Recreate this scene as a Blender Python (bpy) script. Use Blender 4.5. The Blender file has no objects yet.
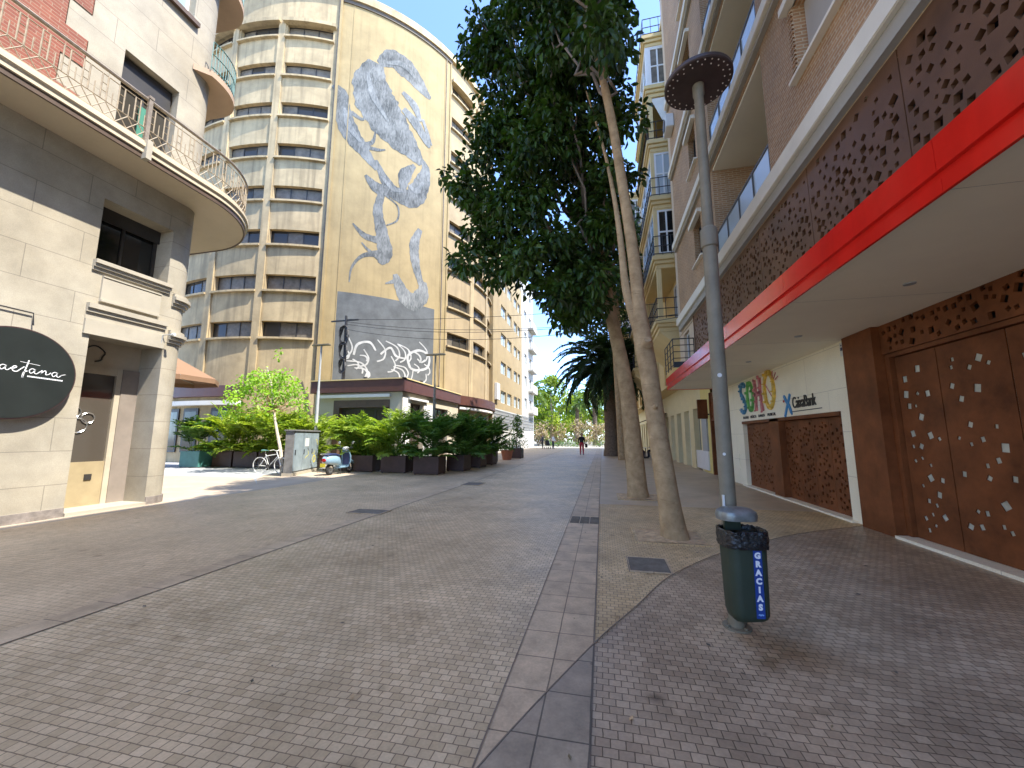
import bpy, bmesh, math, random
import numpy as np
from mathutils import Vector, Matrix, geometry
R = math.radians
PI = math.pi
rng = random.Random(7)
sc = bpy.context.scene
col = sc.collection

# ------------------------------------------------------------------ materials
def nodes_of(name):
    m = bpy.data.materials.new(name); m.use_nodes = True
    nt = m.node_tree
    return m, nt, nt.nodes['Principled BSDF']

def N(nt, kind, **kw):
    n = nt.nodes.new(kind)
    for k, v in kw.items():
        if isinstance(k, str) and hasattr(n, k): setattr(n, k, v)
    return n

def c4(c): return (c[0], c[1], c[2], 1.0)
def sc_(c, f): return tuple(min(1, x*f) for x in c)

def mat(name, c, rough=.7, var=.14, scale=2.5, bump=0, bscale=40, metal=0, spec=.5, streak=0, grime=0, c2=None, coat=0):
    """generic weathered surface: two-scale noise colour, optional vertical streaks, bump"""
    m, nt, b = nodes_of(name)
    L = nt.links.new
    tc = N(nt, 'ShaderNodeTexCoord')
    n1 = N(nt, 'ShaderNodeTexNoise'); n1.inputs['Scale'].default_value = scale; n1.inputs['Detail'].default_value = 8; n1.inputs['Roughness'].default_value = .65
    L(tc.outputs['Object'], n1.inputs['Vector'])
    mix = N(nt, 'ShaderNodeMix'); mix.data_type = 'RGBA'
    mix.inputs[6].default_value = c4(sc_(c, 1-var)); mix.inputs[7].default_value = c4(c2 if c2 else sc_(c, 1+var))
    ramp = N(nt, 'ShaderNodeMapRange'); ramp.inputs[1].default_value = .3; ramp.inputs[2].default_value = .7
    L(n1.outputs['Fac'], ramp.inputs[0]); L(ramp.outputs[0], mix.inputs[0])
    out = mix.outputs[2]
    if streak:
        mp = N(nt, 'ShaderNodeMapping'); mp.inputs['Scale'].default_value = (2.2, 2.2, .12)
        L(tc.outputs['Object'], mp.inputs['Vector'])
        n2 = N(nt, 'ShaderNodeTexNoise'); n2.inputs['Scale'].default_value = 1.6; n2.inputs['Detail'].default_value = 6
        L(mp.outputs[0], n2.inputs['Vector'])
        r2 = N(nt, 'ShaderNodeMapRange'); r2.inputs[1].default_value = .5; r2.inputs[2].default_value = .75; r2.inputs[4].default_value = streak
        L(n2.outputs['Fac'], r2.inputs[0])
        m2 = N(nt, 'ShaderNodeMix'); m2.data_type = 'RGBA'; m2.inputs[7].default_value = c4(sc_(c, .45))
        L(r2.outputs[0], m2.inputs[0]); L(out, m2.inputs[6]); out = m2.outputs[2]
    if grime:
        n3 = N(nt, 'ShaderNodeTexNoise'); n3.inputs['Scale'].default_value = .9; n3.inputs['Detail'].default_value = 10; n3.inputs['Roughness'].default_value = .75
        L(tc.outputs['Object'], n3.inputs['Vector'])
        r3 = N(nt, 'ShaderNodeMapRange'); r3.inputs[1].default_value = .52; r3.inputs[2].default_value = .72; r3.inputs[4].default_value = grime
        L(n3.outputs['Fac'], r3.inputs[0])
        m3 = N(nt, 'ShaderNodeMix'); m3.data_type = 'RGBA'; m3.inputs[7].default_value = c4((c[0]*.5, c[1]*.46, c[2]*.4))
        L(r3.outputs[0], m3.inputs[0]); L(out, m3.inputs[6]); out = m3.outputs[2]
    L(out, b.inputs['Base Color'])
    b.inputs['Roughness'].default_value = rough; b.inputs['Metallic'].default_value = metal
    b.inputs['Specular IOR Level'].default_value = spec
    if coat: b.inputs['Coat Weight'].default_value = coat
    if bump:
        n4 = N(nt, 'ShaderNodeTexNoise'); n4.inputs['Scale'].default_value = bscale; n4.inputs['Detail'].default_value = 6
        L(tc.outputs['Object'], n4.inputs['Vector'])
        bp = N(nt, 'ShaderNodeBump'); bp.inputs['Strength'].default_value = bump; bp.inputs['Distance'].default_value = .02
        L(n4.outputs['Fac'], bp.inputs['Height']); L(bp.outputs[0], b.inputs['Normal'])
    return m

def brickmat(name, c1, c2, mortar, w, h, ms, rough=.75, offset=.5, bump=.5, dirt=.25, dscale=1.2, spec=.4, bias=0, patch=None, smooth=.15, dist=.008, gum=0, spots=()):
    """courses of bricks / slabs / setts laid in UV metres"""
    m, nt, b = nodes_of(name); L = nt.links.new
    uv = N(nt, 'ShaderNodeUVMap')
    tc = N(nt, 'ShaderNodeTexCoord')
    # slight wobble so joints are not ruler straight
    nw = N(nt, 'ShaderNodeTexNoise'); nw.inputs['Scale'].default_value = 2.0/max(w, .05)*.5
    L(uv.outputs[0], nw.inputs['Vector'])
    vm = N(nt, 'ShaderNodeVectorMath'); vm.operation = 'MULTIPLY_ADD'
    vm.inputs[1].default_value = (min(w*.13, .009), min(h*.16, .009), 0)
    L(nw.outputs['Color'], vm.inputs[0]); L(uv.outputs[0], vm.inputs[2])
    br = N(nt, 'ShaderNodeTexBrick'); br.offset = offset
    br.inputs['Scale'].default_value = 1; br.inputs['Brick Width'].default_value = w; br.inputs['Row Height'].default_value = h
    br.inputs['Mortar Size'].default_value = ms; br.inputs['Mortar Smooth'].default_value = smooth; br.inputs['Bias'].default_value = bias
    br.inputs['Color1'].default_value = c4(c1); br.inputs['Color2'].default_value = c4(c2); br.inputs['Mortar'].default_value = c4(mortar)
    L(vm.outputs[0], br.inputs['Vector'])
    n1 = N(nt, 'ShaderNodeTexNoise'); n1.inputs['Scale'].default_value = dscale; n1.inputs['Detail'].default_value = 9; n1.inputs['Roughness'].default_value = .7
    L(tc.outputs['Object'], n1.inputs['Vector'])
    r = N(nt, 'ShaderNodeMapRange'); r.inputs[1].default_value = .35; r.inputs[2].default_value = .68; r.inputs[3].default_value = 1-dirt; r.inputs[4].default_value = 1+dirt*.5
    L(n1.outputs['Fac'], r.inputs[0])
    n5 = N(nt, 'ShaderNodeTexNoise'); n5.inputs['Scale'].default_value = 60; n5.inputs['Detail'].default_value = 3
    L(tc.outputs['Object'], n5.inputs['Vector'])
    r5 = N(nt, 'ShaderNodeMapRange'); r5.inputs[3].default_value = .8; r5.inputs[4].default_value = 1.2
    L(n5.outputs['Fac'], r5.inputs[0])
    mu = N(nt, 'ShaderNodeMath'); mu.operation = 'MULTIPLY'; L(r.outputs[0], mu.inputs[0]); L(r5.outputs[0], mu.inputs[1])
    mx = N(nt, 'ShaderNodeVectorMath'); mx.operation = 'SCALE'
    L(br.outputs['Color'], mx.inputs[0]); L(mu.outputs[0], mx.inputs['Scale'])
    out = mx.outputs[0]
    if patch:
        n6 = N(nt, 'ShaderNodeTexNoise'); n6.inputs['Scale'].default_value = .45; n6.inputs['Detail'].default_value = 5
        L(tc.outputs['Object'], n6.inputs['Vector'])
        r6 = N(nt, 'ShaderNodeMapRange'); r6.inputs[1].default_value = .42; r6.inputs[2].default_value = .62
        L(n6.outputs['Fac'], r6.inputs[0])
        m6 = N(nt, 'ShaderNodeMix'); m6.data_type = 'RGBA'; m6.blend_type = 'MULTIPLY'; m6.inputs[7].default_value = c4(patch)
        L(r6.outputs[0], m6.inputs[0]); L(out, m6.inputs[6]); out = m6.outputs[2]
    if gum:
        for scl, th, cc, amt in ((5.0, .07, (.35, .32, .30), gum), (2.3, .10, (.55, .52, .48), gum), (3.4, .05, (1.5, 1.5, 1.5), gum*.7)):
            vo = N(nt, 'ShaderNodeTexVoronoi'); vo.inputs['Scale'].default_value = scl
            nz = N(nt, 'ShaderNodeTexNoise'); nz.inputs['Scale'].default_value = scl*5
            L(tc.outputs['Object'], nz.inputs['Vector'])
            vv = N(nt, 'ShaderNodeVectorMath'); vv.operation = 'MULTIPLY_ADD'; vv.inputs[1].default_value = (.06, .06, .06)
            L(nz.outputs['Color'], vv.inputs[0]); L(tc.outputs['Object'], vv.inputs[2]); L(vv.outputs[0], vo.inputs['Vector'])
            rg = N(nt, 'ShaderNodeMapRange'); rg.inputs[1].default_value = th*1.5; rg.inputs[2].default_value = th*.6; rg.inputs[4].default_value = amt
            L(vo.outputs['Distance'], rg.inputs[0])
            mg = N(nt, 'ShaderNodeMix'); mg.data_type = 'RGBA'; mg.blend_type = 'MULTIPLY'; mg.inputs[7].default_value = c4(cc) if max(cc) <= 1 else (1.4, 1.4, 1.38, 1)
            L(rg.outputs[0], mg.inputs[0]); L(out, mg.inputs[6]); out = mg.outputs[2]
    for (sx_, sy_, rad_, cc, amt) in spots:            # old spills soaked into the paving
        nz = N(nt, 'ShaderNodeTexNoise'); nz.inputs['Scale'].default_value = 6; nz.inputs['Detail'].default_value = 5
        L(tc.outputs['Object'], nz.inputs['Vector'])
        vv = N(nt, 'ShaderNodeVectorMath'); vv.operation = 'MULTIPLY_ADD'; vv.inputs[1].default_value = (rad_, rad_, 0)
        L(nz.outputs['Color'], vv.inputs[0]); L(tc.outputs['Object'], vv.inputs[2])
        ds = N(nt, 'ShaderNodeVectorMath'); ds.operation = 'DISTANCE'; ds.inputs[1].default_value = (sx_+rad_*.5, sy_+rad_*.5, 0)
        L(vv.outputs[0], ds.inputs[0])
        rg = N(nt, 'ShaderNodeMapRange'); rg.inputs[1].default_value = rad_; rg.inputs[2].default_value = rad_*.25; rg.inputs[4].default_value = amt
        L(ds.outputs['Value'], rg.inputs[0])
        mg = N(nt, 'ShaderNodeMix'); mg.data_type = 'RGBA'; mg.blend_type = 'MULTIPLY'; mg.inputs[7].default_value = c4(cc)
        L(rg.outputs[0], mg.inputs[0]); L(out, mg.inputs[6]); out = mg.outputs[2]
    L(out, b.inputs['Base Color'])
    rr = N(nt, 'ShaderNodeMapRange'); rr.inputs[3].default_value = rough-.12; rr.inputs[4].default_value = min(1, rough+.12)
    L(n1.outputs['Fac'], rr.inputs[0]); L(rr.outputs[0], b.inputs['Roughness'])
    b.inputs['Specular IOR Level'].default_value = spec
    inv = N(nt, 'ShaderNodeMath'); inv.operation = 'MULTIPLY_ADD'; inv.inputs[1].default_value = -1; inv.inputs[2].default_value = 1
    L(br.outputs['Fac'], inv.inputs[0])
    ad = N(nt, 'ShaderNodeMath'); ad.operation = 'MULTIPLY_ADD'; ad.inputs[1].default_value = .25
    L(n5.outputs['Fac'], ad.inputs[0]); L(inv.outputs[0], ad.inputs[2])
    bp = N(nt, 'ShaderNodeBump'); bp.inputs['Strength'].default_value = bump; bp.inputs['Distance'].default_value = dist
    L(ad.outputs[0], bp.inputs['Height']); L(bp.outputs[0], b.inputs['Normal'])
    return m

def barkmat(name, c, c2):
    m = mat(name, c, .9, .3, 5, 0, 22, c2=c2, grime=.4, spec=.15); nt = m.node_tree; L = nt.links.new; b = nt.nodes['Principled BSDF']
    tc = N(nt, 'ShaderNodeTexCoord'); mp = N(nt, 'ShaderNodeMapping'); mp.inputs['Scale'].default_value = (2.5, 2.5, 16)
    L(tc.outputs['Object'], mp.inputs[0])
    n1 = N(nt, 'ShaderNodeTexNoise'); n1.inputs['Scale'].default_value = 1.7; n1.inputs['Detail'].default_value = 7; n1.inputs['Roughness'].default_value = .7; n1.inputs['Distortion'].default_value = .6
    L(mp.outputs[0], n1.inputs['Vector'])
    r = N(nt, 'ShaderNodeMapRange'); r.inputs[1].default_value = .58; r.inputs[2].default_value = .70; r.inputs[4].default_value = .55
    L(n1.outputs['Fac'], r.inputs[0])
    src = b.inputs['Base Color'].links[0].from_socket
    mx = N(nt, 'ShaderNodeMix'); mx.data_type = 'RGBA'; mx.inputs[7].default_value = c4(sc_(c, .38))
    L(r.outputs[0], mx.inputs[0]); L(src, mx.inputs[6]); L(mx.outputs[2], b.inputs['Base Color'])
    bp = N(nt, 'ShaderNodeBump'); bp.inputs['Strength'].default_value = .7; bp.inputs['Distance'].default_value = .02
    L(n1.outputs['Fac'], bp.inputs['Height']); L(bp.outputs[0], b.inputs['Normal'])
    return m

def leafmat(name, dark, light, rough=.38, trans=.3, spec=.4):
    m, nt, b = nodes_of(name); L = nt.links.new
    at = N(nt, 'ShaderNodeAttribute'); at.attribute_name = 'tint'
    mix = N(nt, 'ShaderNodeMix'); mix.data_type = 'RGBA'
    mix.inputs[6].default_value = c4(dark); mix.inputs[7].default_value = c4(light)
    L(at.outputs['Fac'], mix.inputs[0]); L(mix.outputs[2], b.inputs['Base Color'])
    b.inputs['Roughness'].default_value = rough; b.inputs['Specular IOR Level'].default_value = spec
    tr = N(nt, 'ShaderNodeBsdfTranslucent')
    tm = N(nt, 'ShaderNodeMix'); tm.data_type = 'RGBA'; tm.blend_type = 'MULTIPLY'; tm.inputs[0].default_value = 1
    L(mix.outputs[2], tm.inputs[6]); tm.inputs[7].default_value = (1.5, 1.6, .5, 1)
    L(tm.outputs[2], tr.inputs['Color'])
    ms = N(nt, 'ShaderNodeMixShader'); ms.inputs[0].default_value = trans
    L(b.outputs[0], ms.inputs[1]); L(tr.outputs[0], ms.inputs[2])
    L(ms.outputs[0], nt.nodes['Material Output'].inputs['Surface'])
    return m

def glassmat(name, c, rough=.06, spec=.8):
    m, nt, b = nodes_of(name)
    b.inputs['Base Color'].default_value = c4(c); b.inputs['Roughness'].default_value = rough; b.inputs['Specular IOR Level'].default_value = spec
    return m

M = {}
M['stone'] = brickmat('cream_stone', (.39, .35, .272), (.415, .372, .29), (.26, .23, .18), 1.5, .62, .007, rough=.6, bump=.3, dirt=.22, dscale=1.1, patch=(.90, .87, .82))
M['stone_plain'] = mat('cream_stone_plain', (.40, .357, .277), .6, .1, 1.5, .15, 50, grime=.25)
M['granite'] = mat('grey_granite', (.22, .19, .165), .5, .35, 9, .1, 80)
M['soffit'] = mat('cream_soffit', (.56, .47, .33), .75, .08, .9, .05, 30, grime=.3)
M['redbrick'] = brickmat('red_brick', (.22, .06, .036), (.27, .085, .05), (.30, .18, .12), .26, .07, .008, bump=.5, dirt=.15)
M['concrete'] = mat('weathered_concrete', (.42, .325, .185), .85, .24, .8, .25, 18, streak=.75, grime=.35)
M['mural_ground'] = mat('ochre_render', (.32, .24, .115), .85, .16, .7, .3, 14, streak=.3, grime=.25)
M['ochre'] = mat('ochre_wall', (.33, .25, .13), .85, .12, .8, .15, 20, streak=.2, grime=.15)
M['whitewall'] = mat('white_render', (.44, .425, .385), .85, .06, 1, .05, 30)
M['paint_dark'] = mat('mural_dark_grey', (.095, .102, .104), .8, .3, 1.2, .1, 20, grime=.2)
def furmat(name, a, b_):
    m, nt, b = nodes_of(name); L = nt.links.new
    tc = N(nt, 'ShaderNodeTexCoord')
    mp = N(nt, 'ShaderNodeMapping'); mp.inputs['Rotation'].default_value = (.5, .3, .6); mp.inputs['Scale'].default_value = (5, 5, 1.6)
    L(tc.outputs['Object'], mp.inputs[0])
    n1 = N(nt, 'ShaderNodeTexNoise'); n1.inputs['Scale'].default_value = 1.5; n1.inputs['Detail'].default_value = 7; n1.inputs['Distortion'].default_value = 1.2
    L(mp.outputs[0], n1.inputs['Vector'])
    n2 = N(nt, 'ShaderNodeTexNoise'); n2.inputs['Scale'].default_value = .8; n2.inputs['Detail'].default_value = 3
    L(tc.outputs['Object'], n2.inputs['Vector'])
    ad = N(nt, 'ShaderNodeMath'); ad.operation = 'ADD'; L(n1.outputs['Fac'], ad.inputs[0]); L(n2.outputs['Fac'], ad.inputs[1])
    r = N(nt, 'ShaderNodeMapRange'); r.inputs[1].default_value = .72; r.inputs[2].default_value = 1.28
    L(ad.outputs[0], r.inputs[0])
    mix = N(nt, 'ShaderNodeMix'); mix.data_type = 'RGBA'; mix.inputs[6].default_value = c4(a); mix.inputs[7].default_value = c4(b_)
    L(r.outputs[0], mix.inputs[0]); L(mix.outputs[2], b.inputs['Base Color']); b.inputs['Roughness'].default_value = .85
    return m
M['paint_grey'] = furmat('mural_mid_grey', (.035, .041, .042), (.205, .21, .20))
M['paint_light'] = furmat('mural_light_grey', (.07, .08, .082), (.26, .265, .255))
M['paint_shade'] = furmat('mural_shade_grey', (.05, .065, .075), (.22, .24, .25))
M['paint_white'] = mat('mural_white', (.40, .405, .395), .85, .25, 3)
M['glass_dark'] = glassmat('dark_glass', (.055, .05, .042), .09, .35)
M['glass_black'] = glassmat('black_glass', (.014, .015, .015), .06, .5)
M['glass_sky'] = glassmat('pale_glass', (.30, .40, .46), .1, .7)
M['glass_shop'] = glassmat('shop_glass', (.085, .072, .058), .05, .8)
M['glass_slat'] = mat('blind_behind_glass', (.16, .14, .11), .4, .35, 3, spec=.25)
M['white_frame'] = mat('white_frame', (.72, .72, .70), .45, .05)
M['dark_frame'] = mat('dark_frame', (.035, .032, .03), .5, .2)
M['wood'] = mat('pale_plywood', (.35, .28, .165), .6, .15, 2.5)
M['darkwood'] = mat('dark_wood', (.09, .055, .035), .55, .25, 4)
M['iron'] = mat('rail_iron', (.22, .18, .14), .55, .3, 9)
M['railcream'] = mat('cream_painted_iron', (.30, .235, .15), .55, .3, 9)
M['teal'] = mat('teal_paint', (.08, .20, .18), .5, .15, 5)
M['black_iron'] = mat('black_iron', (.022, .022, .024), .5, .2)
M['bandbrown'] = mat('brown_metal_band', (.095, .036, .026), .5, .15, 3, grime=.2)
M['bandred'] = M['bandbrown']
M['cafewall'] = mat('cafe_beige', (.48, .42, .31), .8, .08, 1.2, .08)
M['white_paint'] = mat('white_paint', (.66, .65, .60), .6, .05)
M['corten'] = mat('corten_steel', (.165, .055, .019), .55, .4, 2.2, .06, 90, grime=.35, spec=.15)
M['corten_up'] = mat('corten_panel_upper', (.13, .062, .03), .42, .28, 1.4, .05, 90, spec=.3)
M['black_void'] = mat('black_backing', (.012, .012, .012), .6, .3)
M['void_pale'] = mat('frosted_backing', (.50, .50, .41), .25, .3, 4)
M['void_mixed'] = mat('mixed_backing', (.015, .015, .014), .3, .3, 2.2)
M['red'] = mat('red_lacquer', (.74, .02, .012), .16, .10, 2, spec=.6, streak=.25)
M['canopy'] = mat('canopy_soffit', (.88, .81, .64), .7, .06, .6)
M['limestone'] = brickmat('pale_limestone', (.88, .80, .60), (.90, .82, .62), (.6, .53, .40), 1.6, .8, .005, rough=.5, bump=.15, dirt=.06)
M['brick'] = brickmat('brown_brick', (.33, .175, .08), (.43, .24, .115), (.48, .37, .235), .20, .058, .009, bump=.6, dirt=.2)
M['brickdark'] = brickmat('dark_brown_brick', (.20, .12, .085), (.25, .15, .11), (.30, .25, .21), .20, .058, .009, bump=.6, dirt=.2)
M['ledge'] = mat('cream_ledge', (.74, .67, .53), .7, .06, 1.5, grime=.15)
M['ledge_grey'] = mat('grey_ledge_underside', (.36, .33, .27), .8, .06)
M['plaster'] = mat('pinkish_plaster', (.56, .44, .30), .8, .07)
M['creambldg'] = mat('cream_plaster', (.64, .49, .235), .8, .08, .8, .05, grime=.12)
M['yellow'] = mat('yellow_plaster', (.72, .58, .20), .75, .06)
M['greymetal'] = mat('grey_metal', (.33, .34, .34), .5, .1)
M['balglass'] = glassmat('balcony_glass', (.46, .52, .54), .15, .6)
M['blind'] = mat('roller_blind', (.42, .39, .34), .7, .06)
M['pole'] = mat('lamp_post_paint', (.20, .172, .118), .55, .18, 6, .05, 60, spec=.3)
M['disc'] = mat('lamp_disc_metal', (.075, .055, .05), .5, .2, 6, metal=.4)
M['light_dot'] = mat('painted_light_dot', (.75, .68, .62), .3, .05)  # pale colour stands in for the bright light points under the disc
M['bin'] = mat('bin_plastic', (.034, .046, .030), .5, .15, 5, .05, 120, spec=.3)
M['lid'] = mat('bin_hood', (.22, .23, .215), .34, .4, 9, metal=.45)
M['liner'] = mat('bin_liner', (.012, .012, .013), .22, .3, 12, .9, 26)
M['sticker'] = mat('blue_sticker', (.012, .05, .25), .4, .06)
M['white'] = mat('white_lettering', (.80, .80, .80), .5, .03)
M['black'] = mat('black_lettering', (.015, .015, .016), .5, .1)
M['signblack'] = mat('sign_black', (.020, .024, .022), .35, .15, 3)
M['signrim'] = mat('sign_rim', (.06, .03, .03), .45, .1)
M['bark'] = barkmat('smooth_bark', (.40, .265, .135), (.53, .37, .20))
M['bark_grey'] = mat('grey_bark', (.22, .18, .14), .9, .3, 5, .6, 25)
M['palmbark'] = mat('palm_bark', (.17, .12, .08), .95, .4, 7, 1.0, 14)
M['leaf_dark'] = leafmat('dark_glossy_leaf', (.012, .030, .005), (.07, .135, .02), .36, .25)
M['leaf_young'] = leafmat('lime_leaf', (.16, .33, .03), (.38, .56, .07), .45, .4)
M['leaf_areca'] = leafmat('areca_leaf', (.10, .20, .022), (.36, .43, .055), .45, .35)
M['leaf_fern'] = leafmat('deep_green_leaf', (.04, .11, .022), (.15, .27, .045), .4, .3)
M['leaf_palm'] = leafmat('palm_leaf', (.020, .045, .018), (.065, .12, .04), .45, .2)
M['leaf_park'] = leafmat('park_leaf', (.10, .17, .02), (.34, .40, .05), .6, .45)
M['leaf_parkpalm'] = leafmat('park_palm_leaf', (.09, .16, .05), (.25, .33, .10), .6, .35)
M['leaf_pink'] = leafmat('pinkish_blossom', (.24, .19, .13), (.42, .33, .25), .6, .3)
M['planter'] = mat('brown_planter', (.075, .04, .03), .6, .25, 3, grime=.3)
M['soil'] = mat('soil', (.07, .05, .035), .95, .4, 12, .6, 30)
M['treesoil'] = mat('tree_pit_soil', (.50, .34, .18), .95, .4, 9, .6, 30)
M['terracotta'] = mat('terracotta', (.40, .15, .08), .7, .15, 4)
M['tealplanter'] = mat('teal_planter', (.06, .19, .165), .5, .2, 4)
M['cabinet'] = mat('cabinet_grey_blue', (.24, .29, .31), .5, .18, 3, grime=.45)
M['cabinet_side'] = mat('cabinet_dark_side', (.17, .165, .155), .6, .3, 4, grime=.5)
M['scooter'] = mat('light_blue_enamel', (.24, .37, .46), .25, .05, 3, coat=.6)
M['navy'] = mat('navy_seat', (.02, .03, .09), .5, .2)
M['tyre'] = mat('tyre_rubber', (.018, .018, .018), .8, .2)
M['chrome'] = mat('bright_metal', (.62, .62, .60), .22, .05, metal=.9)
M['redlens'] = mat('red_lens', (.55, .02, .02), .2, .05)
M['yellowplate'] = mat('yellow_plate', (.70, .58, .04), .4, .05)
M['bikewhite'] = mat('bike_white', (.75, .74, .70), .35, .06)
M['skin'] = mat('skin', (.42, .25, .17), .6, .06)
M['redcloth'] = mat('red_cloth', (.45, .03, .05), .85, .1, 6)
M['blackcloth'] = mat('black_cloth', (.018, .018, .02), .9, .2, 6)
M['whitecloth'] = mat('white_cloth', (.62, .62, .62), .9, .06, 6)
M['navycloth'] = mat('navy_cloth', (.04, .045, .07), .9, .1, 6)
M['hair'] = mat('dark_hair', (.02, .014, .01), .6, .2)
M['manhole'] = mat('manhole_iron', (.17, .145, .11), .75, .3, 8, .5, 60, spec=.2)
M['groove'] = mat('dark_joint', (.22, .17, .12), .9, .2)
M['awning_tan'] = mat('tan_canvas', (.22, .125, .07), .85, .07, 2)
M['awning_white'] = mat('white_canvas', (.74, .71, .64), .85, .06, 2)
M['awning_dark'] = mat('dark_canvas', (.04, .032, .028), .85, .1, 2)
M['stripe_green'] = mat('green_canvas', (.12, .36, .28), .85, .07, 2)
M['cable'] = mat('cable_black', (.015, .015, .016), .6, .1)
M['sett'] = brickmat('paving_setts', (.57, .415, .235), (.73, .55, .33), (.25, .172, .098), .069, .058, .003, rough=.5, bump=.55, dirt=.30, dscale=1.0, patch=(.90, .88, .86), spec=.4, dist=.004, gum=.6, spots=[(-1.7, 3.2, .35, (.78, .74, .70), .7), (-2.9, 4.6, .5, (.78, .75, .72), .7), (-1.2, 1.75, .10, (.5, .48, .45), .8), (-3.3, 2.9, .3, (.75, .73, .70), .6)])
M['settwarm'] = brickmat('warm_paving_setts', (.58, .405, .20), (.72, .52, .275), (.24, .17, .095), .069, .058, .003, rough=.6, bump=.55, dirt=.25, dscale=1.6, patch=(.85, .82, .78), dist=.004, gum=.6)
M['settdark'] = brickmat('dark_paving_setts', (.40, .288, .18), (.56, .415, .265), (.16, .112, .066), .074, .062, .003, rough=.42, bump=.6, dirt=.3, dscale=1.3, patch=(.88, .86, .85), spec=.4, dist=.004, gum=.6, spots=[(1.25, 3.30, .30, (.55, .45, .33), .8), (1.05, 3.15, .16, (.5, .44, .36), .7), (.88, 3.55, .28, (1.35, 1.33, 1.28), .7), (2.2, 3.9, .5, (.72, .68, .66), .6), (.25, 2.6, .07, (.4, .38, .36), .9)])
M['slab'] = brickmat('paving_slabs', (.55, .40, .245), (.63, .465, .285), (.22, .16, .10), .26, .36, .005, rough=.6, offset=0, bump=.4, dirt=.3, dscale=3.5, patch=(.86, .84, .82), gum=.6)
M['slabdark'] = brickmat('dark_paving_slabs', (.34, .26, .175), (.40, .31, .205), (.13, .10, .07), .26, .36, .005, rough=.5, offset=0, bump=.4, dirt=.3, dscale=3.5, gum=.6)
M['sidepave'] = brickmat('smooth_side_paving', (.58, .415, .24), (.69, .505, .30), (.35, .25, .145), .069, .058, .0028, rough=.55, bump=.3, dirt=.24, dscale=.8, patch=(.92, .91, .90), dist=.003, gum=.6)
M['crosspave'] = mat('pale_grey_asphalt', (.34, .34, .33), .85, .1, 1.2, .15, 60)
M['tanpave'] = mat('tan_paving', (.40, .32, .23), .8, .12, 1.6, .12, 60)
M['ground'] = mat('pale_dusty_ground', (.36, .33, .27), .9, .1, .4)

# ------------------------------------------------------------------ mesh helper
def root_loc(p):
    while p is not None and p.parent is not None: p = p.parent
    return p.location.copy() if p is not None else Vector((0, 0, 0))

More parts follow.
